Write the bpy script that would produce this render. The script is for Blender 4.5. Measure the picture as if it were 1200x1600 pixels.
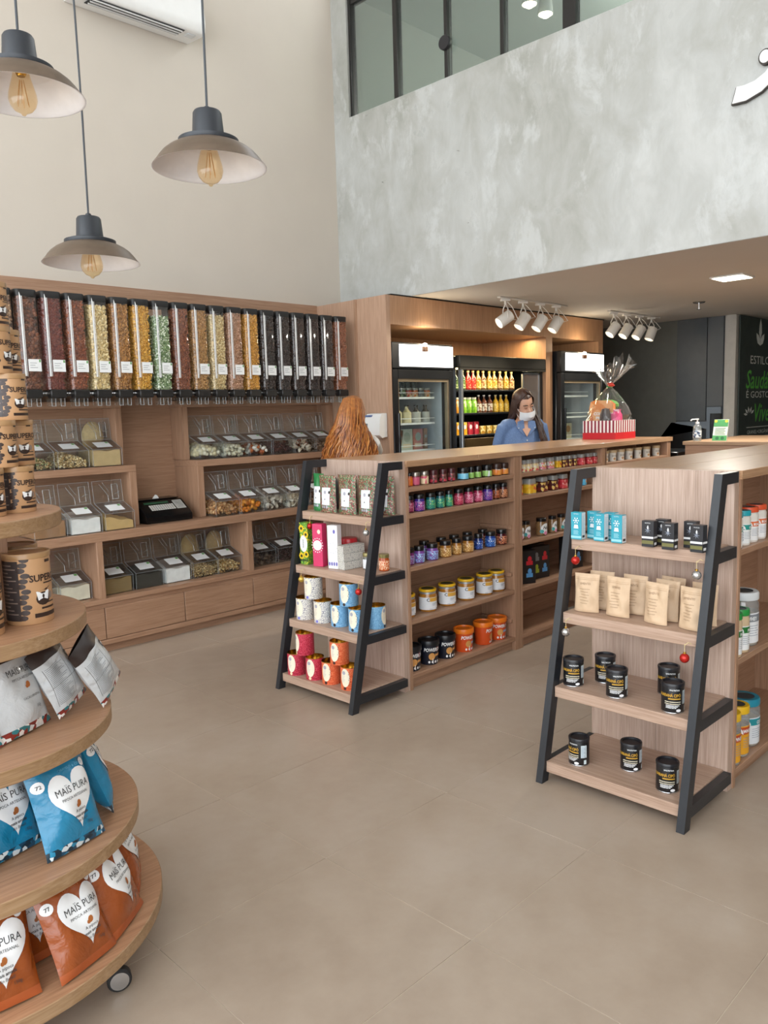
import bpy, bmesh, math, random
import numpy as np
from mathutils import Vector, Matrix, Euler
for _o in list(bpy.data.objects): bpy.data.objects.remove(_o)
S = bpy.context.scene
COL = S.collection
rnd = random.Random(7)
nrg = np.random.default_rng(5)
pi = math.pi
R = math.radians

# ---------------------------------------------------------------- camera
def cam_axes(yaw, pitch, roll):
    fw = Vector((math.cos(yaw)*math.cos(pitch), math.sin(yaw)*math.cos(pitch), -math.sin(pitch)))
    r = Vector((math.sin(yaw), -math.cos(yaw), 0)); d = fw.cross(r)
    return math.cos(roll)*r+math.sin(roll)*d, -math.sin(roll)*r+math.cos(roll)*d, fw
cr, cd, cf = cam_axes(R(45.02), R(7.02), R(1.68))
cam = bpy.data.cameras.new('camera'); cam.sensor_fit = 'HORIZONTAL'; cam.sensor_width = 36; cam.lens = 36*1248/1200
cam.clip_start = .05; cam.clip_end = 100
cob = bpy.data.objects.new('camera', cam); COL.objects.link(cob)
cob.matrix_world = Matrix(((cr.x, -cd.x, -cf.x, 0), (cr.y, -cd.y, -cf.y, 0), (cr.z, -cd.z, -cf.z, 1.6), (0, 0, 0, 1)))
S.camera = cob
# ---------------------------------------------------------------- daylight from the shop front (open side) and exposure
W = bpy.data.worlds.new('daylight'); S.world = W; W.use_nodes = True
bg = W.node_tree.nodes['Background']; bg.inputs[0].default_value = (.91, .96, 1.0, 1); bg.inputs[1].default_value = 2.6
S.view_settings.view_transform = 'Standard'; S.view_settings.look = 'None'; S.view_settings.gamma = 1
S.view_settings.use_curve_mapping = False
S.view_settings.exposure = .72
try: S.cycles.transparent_max_bounces = 28; S.cycles.max_bounces = 9; S.cycles.diffuse_bounces = 4; S.cycles.glossy_bounces = 4
except Exception: pass

def lamp(name, kind, loc, energy, color=(1, 1, 1), rot=(0, 0, 0), size=.2, size_y=None, spot=None, parent=None):
    l = bpy.data.lights.new(name, kind); l.energy = energy; l.color = color
    if kind == 'AREA':
        l.size = size
        if size_y: l.shape = 'RECTANGLE'; l.size_y = size_y
    else: l.shadow_soft_size = size
    if kind == 'SPOT': l.spot_size = R(spot or 60); l.spot_blend = .7
    o = bpy.data.objects.new(name, l); COL.objects.link(o); o.location = loc; o.rotation_euler = rot
    if parent: o.parent = parent
    return o

# ---------------------------------------------------------------- geometry helpers
class MB:
    def __init__(s): s.v = []; s.f = []; s.m = []; s.T = None
    def add(s, vs, fs, mat=0):
        o = len(s.v)
        if s.T is not None: vs = [tuple(s.T @ Vector(p)) for p in vs]
        s.v += [tuple(p) for p in vs]; s.f += [tuple(i+o for i in f) for f in fs]; s.m += [mat]*len(fs); return s
    def box(s, a, b, c=0, mat=0):
        lo = [min(a[i], b[i]) for i in range(3)]; hi = [max(a[i], b[i]) for i in range(3)]
        c = min(c, *[(hi[i]-lo[i])*.45 for i in range(3)])
        if c <= 0:
            vs = [(x, y, z) for x in (lo[0], hi[0]) for y in (lo[1], hi[1]) for z in (lo[2], hi[2])]
            return s.add(vs, [(0, 1, 3, 2), (4, 6, 7, 5), (0, 4, 5, 1), (2, 3, 7, 6), (0, 2, 6, 4), (1, 5, 7, 3)], mat)
        vs = []; ix = {}
        for sx in (0, 1):
            for sy in (0, 1):
                for sz in (0, 1):
                    for ax in range(3):
                        p = []
                        for i, sg in enumerate((sx, sy, sz)):
                            e = hi[i] if sg else lo[i]
                            p.append(e if i == ax else (e-c if sg else e+c))
                        ix[(sx, sy, sz, ax)] = len(vs); vs.append(p)
        fs = []
        for ax in range(3):
            o1, o2 = [i for i in range(3) if i != ax]
            for sg in (0, 1):
                q = []
                for u, w in ((0, 0), (1, 0), (1, 1), (0, 1)):
                    k = [0, 0, 0]; k[ax] = sg; k[o1] = u; k[o2] = w; q.append(ix[(*k, ax)])
                flip = (sg == 0) ^ (ax == 1)
                fs.append(tuple(q[::-1] if flip else q))
            for u in (0, 1):
                for w in (0, 1):
                    k0 = [0, 0, 0]; k0[ax] = 0; k0[o1] = u; k0[o2] = w; k1 = list(k0); k1[ax] = 1
                    q = (ix[(*k0, o1)], ix[(*k1, o1)], ix[(*k1, o2)], ix[(*k0, o2)])
                    fs.append(q)
        for k in [(x, y, z) for x in (0, 1) for y in (0, 1) for z in (0, 1)]:
            fs.append((ix[(*k, 0)], ix[(*k, 1)], ix[(*k, 2)]))
        return s.add(vs, fs, mat)
    def lathe(s, prof, n=24, loc=(0, 0, 0), mat=0, mats=None, closed=True):
        vs = []; fs = []; k = len(prof)
        for r, z in prof:
            for i in range(n):
                a = 2*pi*i/n; vs.append((loc[0]+r*math.cos(a), loc[1]+r*math.sin(a), loc[2]+z))
        ms = []
        for j in range(k-1):
            for i in range(n):
                i2 = (i+1) % n
                fs.append((j*n+i, j*n+i2, (j+1)*n+i2, (j+1)*n+i)); ms.append(mats[j] if mats else mat)
        if closed:
            if prof[0][0] > 1e-5: fs.append(tuple(range(n))[::-1]); ms.append(ms[0])
            if prof[-1][0] > 1e-5: fs.append(tuple((k-1)*n+i for i in range(n))); ms.append(ms[-2])
        o = len(s.m); s.add(vs, fs, 0); s.m[o:] = ms; return s
    def tube(s, pts, r, n=8, mat=0, cap=True, flat=1.0):
        P = [Vector(p) for p in pts]; vs = []; fs = []; m = len(P)
        rs = r if isinstance(r, (list, tuple)) else [r]*m
        up = Vector((0, 0, 1)); last = None
        for i in range(m):
            t = (P[min(i+1, m-1)]-P[max(i-1, 0)]).normalized()
            if last is None:
                u = t.cross(up)
                if u.length < 1e-3: u = t.cross(Vector((1, 0, 0)))
            else: u = last-t*last.dot(t)
            u.normalize(); last = u; w = t.cross(u)
            for k in range(n):
                a = 2*pi*k/n; vs.append(P[i]+u*(rs[i]*math.cos(a))+w*(rs[i]*math.sin(a)*flat))
        for i in range(m-1):
            for k in range(n):
                k2 = (k+1) % n; fs.append((i*n+k, i*n+k2, (i+1)*n+k2, (i+1)*n+k))
        if cap: fs += [tuple(range(n))[::-1], tuple((m-1)*n+k for k in range(n))]
        return s.add(vs, fs, mat)
    def prism(s, poly, f, a, b, mat=0):
        n = len(poly); vs = [f(p[0], p[1], a) for p in poly]+[f(p[0], p[1], b) for p in poly]
        fs = [tuple(range(n))[::-1], tuple(range(n, 2*n))]+[(i, (i+1) % n, n+(i+1) % n, n+i) for i in range(n)]
        return s.add(vs, fs, mat)
    def loft(s, rings, mat=0, cap=True, closed=True):
        n = len(rings[0]); vs = [p for r in rings for p in r]; fs = []
        for j in range(len(rings)-1):
            for i in range(n if closed else n-1):
                i2 = (i+1) % n; fs.append((j*n+i, j*n+i2, (j+1)*n+i2, (j+1)*n+i))
        if cap: fs += [tuple(range(n))[::-1], tuple((len(rings)-1)*n+i for i in range(n))]
        return s.add(vs, fs, mat)
    def ell(s, c, r, n=12, m=8, mat=0):
        rings = []
        for j in range(1, m):
            t = pi*j/m
            rings.append([(c[0]+r[0]*math.sin(t)*math.cos(2*pi*i/n), c[1]+r[1]*math.sin(t)*math.sin(2*pi*i/n), c[2]-r[2]*math.cos(t)) for i in range(n)])
        vs = [p for q in rings for p in q]+[(c[0], c[1], c[2]-r[2]), (c[0], c[1], c[2]+r[2])]
        fs = [(j*n+i, j*n+(i+1) % n, (j+1)*n+(i+1) % n, (j+1)*n+i) for j in range(m-2) for i in range(n)]
        B = (m-1)*n
        fs += [(B, (i+1) % n, i) for i in range(n)]+[(B+1, (m-2)*n+i, (m-2)*n+(i+1) % n) for i in range(n)]
        return s.add(vs, fs, mat)
    def mesh(s, name, mats, off=(0, 0, 0), ang=38, fix=True):
        me = bpy.data.meshes.new(name)
        v = np.array(s.v, dtype=float)-np.array(off)
        me.from_pydata(v.tolist(), [], s.f)
        for m in (mats if isinstance(mats, (list, tuple)) else [mats]): me.materials.append(m)
        if len(me.materials) > 1: me.polygons.foreach_set('material_index', s.m)
        if fix:
            b = bmesh.new(); b.from_mesh(me); bmesh.ops.recalc_face_normals(b, faces=b.faces); b.to_mesh(me); b.free()
        me.polygons.foreach_set('use_smooth', [True]*len(me.polygons))
        if ang < 180: me.set_sharp_from_angle(angle=R(ang))
        me.update(); return me

def wloc(o):
    p = Vector((0, 0, 0))
    while o is not None: p += o.location; o = o.parent
    return p
def obj(name, me, parent=None, loc=(0, 0, 0), rot=(0, 0, 0), scale=(1, 1, 1)):
    o = bpy.data.objects.new(name, me); COL.objects.link(o)
    o.location = loc; o.rotation_euler = rot; o.scale = scale
    if parent: o.parent = parent
    return o
def part(name, mb, mats, parent, ang=38):
    return obj(name, mb.mesh(name, mats, wloc(parent), ang), parent)
def tag(o, label=None, cat=None, group=None, kind=None):
    if label: o['label'] = label
    if cat: o['category'] = cat
    if group: o['group'] = group
    if kind: o['kind'] = kind
    return o
def thing(name, label, cat, loc=(0, 0, 0), rot=(0, 0, 0), group=None, scale=(1, 1, 1)):
    return tag(obj(name, None, None, loc, rot, scale), label, cat, group)
def single(name, mb, mats, label, cat, base, group=None, ang=38):
    return tag(obj(name, mb.mesh(name, mats, base, ang), None, base), label, cat, group)
def struct(name, mb, mats, parent=None, label=None):
    o = obj(name, mb.mesh(name, mats, wloc(parent) if parent else (0, 0, 0)), parent)
    if parent is None: o['kind'] = 'structure'
    if label: o['label'] = label
    return o
def inst(kind, name, loc, label, cat, group=None, rz=0, rot=None, sc=(1, 1, 1), labels=None):
    """kind: list of (part name, mesh, parent index or None); first entry None-mesh root or a lone mesh"""
    rot = rot or (0, 0, rz)
    if isinstance(sc, (int, float)): sc = (sc, sc, sc)
    if len(kind) == 1: return tag(obj(name, kind[0][1], None, loc, rot, sc), label, cat, group)
    r = thing(name, label, cat, loc, rot, group, sc); made = []
    for pn, me, pi_ in kind:
        made.append(obj(pn, me, r if pi_ is None else made[pi_]))
    return r
ORD = ['first', 'second', 'third', 'fourth', 'fifth', 'sixth', 'seventh', 'eighth', 'ninth', 'tenth', 'eleventh', 'twelfth', 'thirteenth',
       'fourteenth', 'fifteenth', 'sixteenth', 'seventeenth', 'eighteenth', 'nineteenth', 'twentieth']

# ---------------------------------------------------------------- lettering: font outlines turned into thin mesh print
_tc = {}
def text2d(s, size, align='CENTER', bold=0.0, shear=0.0, sx=1.0):
    key = (s, size, align, bold, shear, sx)
    if key in _tc: return _tc[key]
    c = bpy.data.curves.new('lettering', 'FONT'); c.body = s; c.size = size; c.align_x = align; c.resolution_u = 2
    c.offset = bold*size; c.shear = shear
    o = bpy.data.objects.new('lettering', c); me = bpy.data.meshes.new_from_object(o)
    v = [(p.co.x*sx, p.co.y) for p in me.vertices]; f = [tuple(p.vertices) for p in me.polygons]
    bpy.data.objects.remove(o); bpy.data.curves.remove(c); bpy.data.meshes.remove(me)
    _tc[key] = (v, f); return v, f
def text_on(mb, fn, s, size, u=0, v=0, mat=0, align='CENTER', bold=0.0, rot=0.0, shear=0.0, sx=1.0):
    vs, fs = text2d(s, size, align, bold, shear, sx); c, n = math.cos(rot), math.sin(rot)
    mb.add([fn(u+x*c-y*n, v+x*n+y*c) for x, y in vs], fs, mat); return mb
def cyl(rad, eps=.0006):
    return lambda u, v: ((rad+eps)*math.sin(u/rad), -(rad+eps)*math.cos(u/rad), v)
def cyl_patch(mb, rad, u0, u1, v0, v1, mat=0, eps=.0004, n=None):
    n = n or max(2, int(abs(u1-u0)/rad/.25)); f = cyl(rad, eps)
    vs = [f(u0+(u1-u0)*i/n, v) for v in (v0, v1) for i in range(n+1)]
    mb.add(vs, [(i, i+1, n+2+i, n+1+i) for i in range(n)], mat)
def poly_on(mb, fn, poly, mat=0, rings=4):
    cx = sum(p[0] for p in poly)/len(poly); cy = sum(p[1] for p in poly)/len(poly); n = len(poly)
    vs = [fn(cx, cy)]
    for k in range(1, rings+1):
        vs += [fn(cx+(p[0]-cx)*k/rings, cy+(p[1]-cy)*k/rings) for p in poly]
    fs = [(0, 1+i, 1+(i+1) % n) for i in range(n)]
    for k in range(rings-1):
        fs += [(1+k*n+i, 1+(k+1)*n+i, 1+(k+1)*n+(i+1) % n, 1+k*n+(i+1) % n) for i in range(n)]
    mb.add(vs, fs, mat)
def rect_on(mb, fn, x0, y0, x1, y1, mat=0, nu=10, nv=10):
    vs = [fn(x0+(x1-x0)*i/nu, y0+(y1-y0)*j/nv) for j in range(nv+1) for i in range(nu+1)]
    mb.add(vs, [(j*(nu+1)+i, j*(nu+1)+i+1, (j+1)*(nu+1)+i+1, (j+1)*(nu+1)+i) for j in range(nv) for i in range(nu)], mat)
def circ(cx, cy, rx, ry=None, n=20): return [(cx+rx*math.cos(2*pi*i/n), cy+(ry or rx)*math.sin(2*pi*i/n)) for i in range(n)]
def rect(x0, y0, x1, y1): return [(x0, y0), (x1, y0), (x1, y1), (x0, y1)]

# ---------------------------------------------------------------- materials
def lin(h):
    h = h.lstrip('#'); c = [int(h[i:i+2], 16)/255 for i in (0, 2, 4)]
    return tuple(x/12.92 if x <= .04045 else ((x+.055)/1.055)**2.4 for x in c)+(1,)
_mc = {}
def newmat(name):
    m = bpy.data.materials.new(name); m.use_nodes = True; nt = m.node_tree
    return m, nt, nt.nodes['Principled BSDF'], nt.nodes.new, nt.links.new
def coords(nt, kind='Object', scale=(1, 1, 1)):
    tc = nt.nodes.new('ShaderNodeTexCoord'); mp = nt.nodes.new('ShaderNodeMapping'); mp.inputs['Scale'].default_value = scale
    nt.links.new(tc.outputs[kind], mp.inputs[0]); return mp.outputs[0]
def ramp(nt, fac, stops):
    r = nt.nodes.new('ShaderNodeValToRGB'); e = r.color_ramp.elements
    while len(e) < len(stops): e.new(.5)
    for i, (p, c) in enumerate(stops): e[i].position = p; e[i].color = lin(c) if isinstance(c, str) else c
    nt.links.new(fac, r.inputs[0]); return r.outputs[0]
def noise(nt, vec, scale, detail=3, rough=.55, dist=0):
    n = nt.nodes.new('ShaderNodeTexNoise'); n.inputs['Scale'].default_value = scale; n.inputs['Detail'].default_value = detail
    n.inputs['Roughness'].default_value = rough; n.inputs['Distortion'].default_value = dist
    nt.links.new(vec, n.inputs['Vector']); return n.outputs[0]
def bump(nt, h, bs, strength=.3, dist=.01):
    b = nt.nodes.new('ShaderNodeBump'); b.inputs['Strength'].default_value = strength; b.inputs['Distance'].default_value = dist
    nt.links.new(h, b.inputs['Height']); nt.links.new(b.outputs[0], bs.inputs['Normal'])
def plain(name, hexc, rough=.5, metal=0, var=.06, scale=12, bmp=0, bscale=60, coat=0, spec=.5):
    if name in _mc: return _mc[name]
    m, nt, bs, N, L = newmat(name); c = lin(hexc)
    lo = tuple(x*(1-var) for x in c[:3])+(1,); hi = tuple(min(1, x*(1+var)) for x in c[:3])+(1,)
    vec = coords(nt); L(ramp(nt, noise(nt, vec, scale), [(.3, lo), (.7, hi)]), bs.inputs['Base Color'])
    bs.inputs['Roughness'].default_value = rough; bs.inputs['Metallic'].default_value = metal
    bs.inputs['Coat Weight'].default_value = coat; bs.inputs['Specular IOR Level'].default_value = spec
    if bmp: bump(nt, noise(nt, vec, bscale, 4), bs, bmp, .004)
    _mc[name] = m; return m
def wood(name, axis, cols=('#9c785f', '#a9856b', '#b38f76'), rough=.42, scale=1.0, coat=0):
    if name in _mc: return _mc[name]
    m, nt, bs, N, L = newmat(name)
    sc = [26*scale]*3; sc[axis] = 1.1*scale
    vec = coords(nt, 'Object', sc)
    n1 = noise(nt, vec, 2.4, 5, .62, .6)
    fine = [120*scale]*3; fine[axis] = 3*scale
    n2 = noise(nt, coords(nt, 'Object', fine), 2.0, 2)
    c1 = ramp(nt, n1, [(.3, cols[0]), (.5, cols[1]), (.72, cols[2])])
    mix = N('ShaderNodeMix'); mix.data_type = 'RGBA'; mix.blend_type = 'MULTIPLY'; mix.inputs[0].default_value = .55
    L(c1, mix.inputs[6]); L(ramp(nt, n2, [(.35, '#d8cfc8'), (.6, '#ffffff')]), mix.inputs[7])
    L(mix.outputs[2], bs.inputs['Base Color']); bs.inputs['Roughness'].default_value = rough
    bs.inputs['Coat Weight'].default_value = coat; bs.inputs['Coat Roughness'].default_value = .12
    bump(nt, n2, bs, .12, .002)
    _mc[name] = m; return m
def glass(name, tint='#fafcfc', alpha=.06, rough=.03, ior=1.45):
    """thin clear sheet: mostly see-through, mirror-like towards grazing angles"""
    if name in _mc: return _mc[name]
    m, nt, bs, N, L = newmat(name); nt.nodes.remove(bs); out = nt.nodes['Material Output']
    tr = N('ShaderNodeBsdfTransparent'); tr.inputs[0].default_value = lin(tint)
    gl = N('ShaderNodeBsdfGlossy'); gl.inputs['Roughness'].default_value = rough; gl.inputs[0].default_value = (1, 1, 1, 1)
    lw = N('ShaderNodeLayerWeight'); lw.inputs[0].default_value = .5
    fr = N('ShaderNodeMath'); fr.operation = 'POWER'; fr.inputs[1].default_value = 4.0; L(lw.outputs['Facing'], fr.inputs[0])
    ad = N('ShaderNodeMath'); ad.operation = 'MULTIPLY_ADD'; ad.use_clamp = True; ad.inputs[1].default_value = .75; ad.inputs[2].default_value = .035+alpha*.15; L(fr.outputs[0], ad.inputs[0])
    mx = N('ShaderNodeMixShader'); L(ad.outputs[0], mx.inputs[0]); L(tr.outputs[0], mx.inputs[1]); L(gl.outputs[0], mx.inputs[2])
    df = N('ShaderNodeBsdfDiffuse'); df.inputs[0].default_value = (.8, .8, .8, 1)
    m2 = N('ShaderNodeMixShader'); m2.inputs[0].default_value = alpha*.4; L(mx.outputs[0], m2.inputs[1]); L(df.outputs[0], m2.inputs[2])
    L(m2.outputs[0], out.inputs[0]); _mc[name] = m; return m
def glow(name, hexc, strength):
    if name in _mc: return _mc[name]
    m, nt, bs, N, L = newmat(name); bs.inputs['Base Color'].default_value = lin(hexc); bs.inputs['Emission Color'].default_value = lin(hexc)
    bs.inputs['Emission Strength'].default_value = strength; _mc[name] = m; return m
def printed(name, cols, scale=40, rough=.35, mode='voronoi', metal=0):
    """flat print of many small patches of the given colours"""
    if name in _mc: return _mc[name]
    m, nt, bs, N, L = newmat(name); vec = coords(nt)
    if mode == 'voronoi':
        v = N('ShaderNodeTexVoronoi'); v.inputs['Scale'].default_value = scale; L(vec, v.inputs['Vector'])
        sp = N('ShaderNodeSeparateColor'); L(v.outputs['Color'], sp.inputs[0]); fac = sp.outputs[0]
    else: fac = noise(nt, vec, scale, 2, .5, 1.2)
    n = len(cols); st = []
    if mode == 'voronoi': st = [(i/n, c) for i, c in enumerate(cols)]
    else: st = [(.36+.28*i/max(1, n-1), c) for i, c in enumerate(cols)]
    r = ramp(nt, fac, st); r.node.color_ramp.interpolation = 'CONSTANT'
    L(r, bs.inputs['Base Color']); bs.inputs['Roughness'].default_value = rough; bs.inputs['Metallic'].default_value = metal
    _mc[name] = m; return m
def tinted(name, rough=.5, spec=.4):
    """piece colour comes from the mesh's own 'tint' attribute"""
    if name in _mc: return _mc[name]
    m, nt, bs, N, L = newmat(name); a = N('ShaderNodeAttribute'); a.attribute_name = 'tint'
    L(a.outputs['Color'], bs.inputs['Base Color']); bs.inputs['Roughness'].default_value = rough; bs.inputs['Specular IOR Level'].default_value = spec
    _mc[name] = m; return m

WX, WY, WZ = wood('oak_along_x', 0), wood('oak_along_y', 1), wood('oak_along_z', 2)
WTOP = wood('oak_counter_top', 0, ('#b08a69', '#bd9775', '#c8a482'), .3, 1.0, .2)  # lightened so the colour carries the bright reflection on the tops
WARM = wood('oak_niche', 2, ('#a88162', '#b48b6a', '#bc9574'), .45)
WARMZ = wood('oak_niche_upright', 2, ('#af8e77', '#b8977f', '#c09f88'), .45)
BLK = plain('black_steel', '#23262b', .38, 0, .08, 30)
BLKG = plain('black_gloss_plastic', '#0f1012', .22, 0, .05)
WHT = plain('white_plastic', '#e8e8e6', .35, 0, .02)
CHROME = plain('brushed_metal', '#c9ccd0', .25, 1, .04, 40)
PAPER = plain('white_paper', '#eceeee', .6, 0, .02)
GREY = plain('grey_plastic', '#6d7276', .45)
GLASS = glass('clear_glass')
ACRYL = glass('clear_acrylic', '#f7fafa', .05)
GOLD = plain('gold_foil', '#c8a24a', .22, 1, .05)

def lineart(name, bgc, ink, scale=60, width=.07, rough=.35, extra=None):
    """flat line drawing print: ink outlines on a plain ground"""
    if name in _mc: return _mc[name]
    m, nt, bs, N, L = newmat(name); vec = coords(nt)
    v = N('ShaderNodeTexVoronoi'); v.feature = 'DISTANCE_TO_EDGE'; v.inputs['Scale'].default_value = scale; L(vec, v.inputs['Vector'])
    r = ramp(nt, v.outputs['Distance'], [(0, ink), (width, bgc)]); r.node.color_ramp.interpolation = 'CONSTANT'; out = r
    if extra:
        n = noise(nt, vec, scale*.55, 1, .5, 1.5); r2 = ramp(nt, n, [(0, '#000000'), (.62, '#ffffff')]); r2.node.color_ramp.interpolation = 'CONSTANT'
        mx = N('ShaderNodeMix'); mx.data_type = 'RGBA'; L(r2, mx.inputs[0]); L(r, mx.inputs[6]); mx.inputs[7].default_value = lin(extra); out = mx.outputs[2]
    L(out, bs.inputs['Base Color']); bs.inputs['Roughness'].default_value = rough; _mc[name] = m; return m

def film(name, hexc, rough=.26):
    """crinkled plastic film"""
    m, nt, bs, N, L = newmat(name); vec = coords(nt); c = lin(hexc)
    n1 = noise(nt, vec, 16, 3, .55, .8); v = N('ShaderNodeTexVoronoi'); v.feature = 'SMOOTH_F1'; v.inputs['Scale'].default_value = 22; L(vec, v.inputs['Vector'])
    ad = N('ShaderNodeMath'); ad.operation = 'MULTIPLY_ADD'; L(v.outputs['Distance'], ad.inputs[0]); ad.inputs[1].default_value = .9; L(n1, ad.inputs[2])
    L(ramp(nt, n1, [(.3, tuple(x*.9 for x in c[:3])+(1,)), (.7, c)]), bs.inputs['Base Color']); bs.inputs['Roughness'].default_value = rough
    bs.inputs['Coat Weight'].default_value = .25; bump(nt, ad.outputs[0], bs, .55, .012); return m
# ================================================================ THE SETTING
def m_tile():
    m, nt, bs, N, L = newmat('floor_porcelain'); vec = coords(nt)
    geo = N('ShaderNodeNewGeometry'); n1 = noise(nt, geo.outputs['Position'], .9, 4, .6); n2 = noise(nt, geo.outputs['Position'], 7, 4, .65)
    mx = N('ShaderNodeMath'); mx.operation = 'MULTIPLY_ADD'; L(n2, mx.inputs[0]); mx.inputs[1].default_value = .35; L(n1, mx.inputs[2])
    L(ramp(nt, mx.outputs[0], [(.45, '#9a8979'), (.65, '#a69686'), (.85, '#afa193')]), bs.inputs['Base Color'])
    bs.inputs['Roughness'].default_value = .36; bs.inputs['Specular IOR Level'].default_value = .45
    bump(nt, noise(nt, geo.outputs['Position'], 30, 3), bs, .04, .003); return m
def m_concrete():
    m, nt, bs, N, L = newmat('trowelled_concrete'); vec = coords(nt); st = coords(nt, 'Object', (1, 1, .55))
    a = noise(nt, vec, 1.0, 5, .6, .3); b = noise(nt, st, 5.0, 6, .62, .5); v = noise(nt, st, 3.4, 8, .7, .3)
    ad = N('ShaderNodeMath'); ad.operation = 'MULTIPLY_ADD'; L(b, ad.inputs[0]); ad.inputs[1].default_value = .45; ah = N('ShaderNodeMath'); ah.operation = 'MULTIPLY'; ah.inputs[1].default_value = .55; L(a, ah.inputs[0]); L(ah.outputs[0], ad.inputs[2])
    base = ramp(nt, ad.outputs[0], [(.36, '#a0a19a'), (.46, '#aeafaa'), (.54, '#b7b9b6'), (.66, '#c6c8c6')])
    patch = ramp(nt, v, [(.54, '#000000'), (.63, '#ffffff')])
    mx = N('ShaderNodeMix'); mx.data_type = 'RGBA'; L(base, mx.inputs[6]); mx.inputs[7].default_value = lin('#cbcecd')
    mu = N('ShaderNodeMath'); mu.operation = 'MULTIPLY'; mu.inputs[1].default_value = .6; L(patch, mu.inputs[0]); L(mu.outputs[0], mx.inputs[0])
    sc = noise(nt, coords(nt, 'Object', (1, 1.0, 2.2)), 8, 3, .6, .6)
    mk = ramp(nt, sc, [(.22, '#8a8982'), (.25, '#ffffff')])
    m2 = N('ShaderNodeMix'); m2.data_type = 'RGBA'; m2.blend_type = 'MULTIPLY'; m2.inputs[0].default_value = .6; L(mx.outputs[2], m2.inputs[6]); L(mk, m2.inputs[7])
    L(m2.outputs[2], bs.inputs['Base Color'])
    L(ramp(nt, b, [(.35, (.5, .5, .5, 1)), (.65, (.26, .26, .26, 1))]), bs.inputs['Roughness'])
    bump(nt, ad.outputs[0], bs, .28, .02); return m
TILE = m_tile(); CONC = m_concrete()
GROUT = plain('floor_grout', '#bfb2a0', .7)
CREAM = plain('cream_plaster', '#cbc2b6', .8, 0, .015, 3, .05, 120)
CEILW = plain('ceiling_paint', '#cdc8c1', .8, 0, .015, 3)
DARKW = plain('dark_grey_paint', '#54585b', .45, 0, .06, 4)
BLUEG = plain('blue_grey_panel', '#6d7884', .35, 0, .06, 4)
# floor: base slab with each large tile as a piece
fl = struct('floor', MB().box((-4, -4, -.12), (12.6, 5.9, -.0015)), GROUT)
P = .675; tm = MB().box((.0011, .0011, -.012), (P-.0011, P-.0011, 0), .0006).mesh('floor_tile', TILE)
x0, y0 = 1.757-P*8, 2.11-P*9
for i in range(24):
    for j in range(15):
        X, Y = x0+P*i, y0+P*j
        if X > 11.5 or Y > 5.2+.6: continue
        if X+P < .05 and Y+P < .05: continue
        if X > 5.4 and (Y+P < .6): continue
        if X < -2.4 or Y < -2.2: continue
        obj('tile', tm, fl, (X, Y, 0))
# walls
struct('wall_left', MB().box((-3.2, 5.70, 0), (5.2, 5.9, 6.3)), CREAM, label='tall plain cream wall behind the dispensers')
struct('wall_mezzanine', MB().box((5.2, -4, 2.60), (5.38, 5.70, 4.25)).box((5.2, 5.5, 4.25), (5.38, 5.70, 6.3)), CONC, label='grey trowelled concrete parapet of the mezzanine')
struct('ceiling', MB().box((5.38, -4, 2.60), (12.6, 5.9, 2.78)).box((5.2, -4, 2.599), (5.38, 5.66, 2.602)), CEILW, label='low ceiling under the mezzanine')
struct('wall_light_block', MB().box((-.6, -3.2, 0), (5.2, -3.0, 6.3)), CREAM)  # unseen wall, added to cut the daylight from the right side
struct('ceiling_hall', MB().box((-3.2, -4, 6.3), (5.4, 5.9, 6.45)), CEILW)
# mezzanine room behind the glass
GRN = plain('mezzanine_wall_paint', '#b9bcb6', .8, 0, .01, 3)
struct('wall_mezzanine_room', MB().box((5.38, 5.62, 2.78), (10, 5.78, 5.5)).box((9.9, -4, 2.78), (10, 5.62, 5.5)), GRN)
struct('ceiling_mezzanine_room', MB().box((5.38, -4, 5.37), (10, 5.62, 5.5)), plain('mezzanine_ceiling_paint', '#cfd6d6', .8, 0, .01))
# mezzanine window band: frame, mullions, panes, lock
WF = plain('dark_window_frame', '#1f1e1d', .4)
win = obj('window_1', None, None, (5.2, 2.0, 4.25)); win['kind'] = 'structure'; win['label'] = 'dark framed sliding glass band over the concrete parapet'
part('sill_rail', MB().box((5.23, -3.9, 4.25), (5.29, 5.5, 4.262)), WF, win)
part('head_rail', MB().box((5.23, -3.9, 5.2), (5.29, 5.5, 5.32), .003), WF, win)
part('jamb', MB().box((5.22, 5.47, 4.25), (5.29, 5.5, 5.32), .003), WF, win)
ml = [(4.93, .05), (4.375, .034), (3.825, .034), (3.245, .105), (2.6, .034), (2.05, .034), (1.5, .034), (.9, .105)]
for y, w in ml: part('mullion', MB().box((5.22, y-w/2, 4.26), (5.285, y+w/2, 5.22), .003), WF, win)
ys = [5.47]+[y for y, w in ml]
PANE = glass('mezzanine_pane', '#d5dcd8', .10, .02)
for a, b in zip(ys[:-1], ys[1:]): part('pane', MB().box((5.25, b+.02, 4.262), (5.258, a-.02, 5.2)), PANE, win)
lk = MB(); lk.lathe([(0, -.02), (.052, -.02), (.055, -.015), (.055, .015), (.052, .02), (0, .02)], 28)
lk.v = [(5.215+z, 4.375+x, 4.52+y) for x, y, z in lk.v]
part('lock', lk, plain('lock_black', '#26262a', .4), win)
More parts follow.
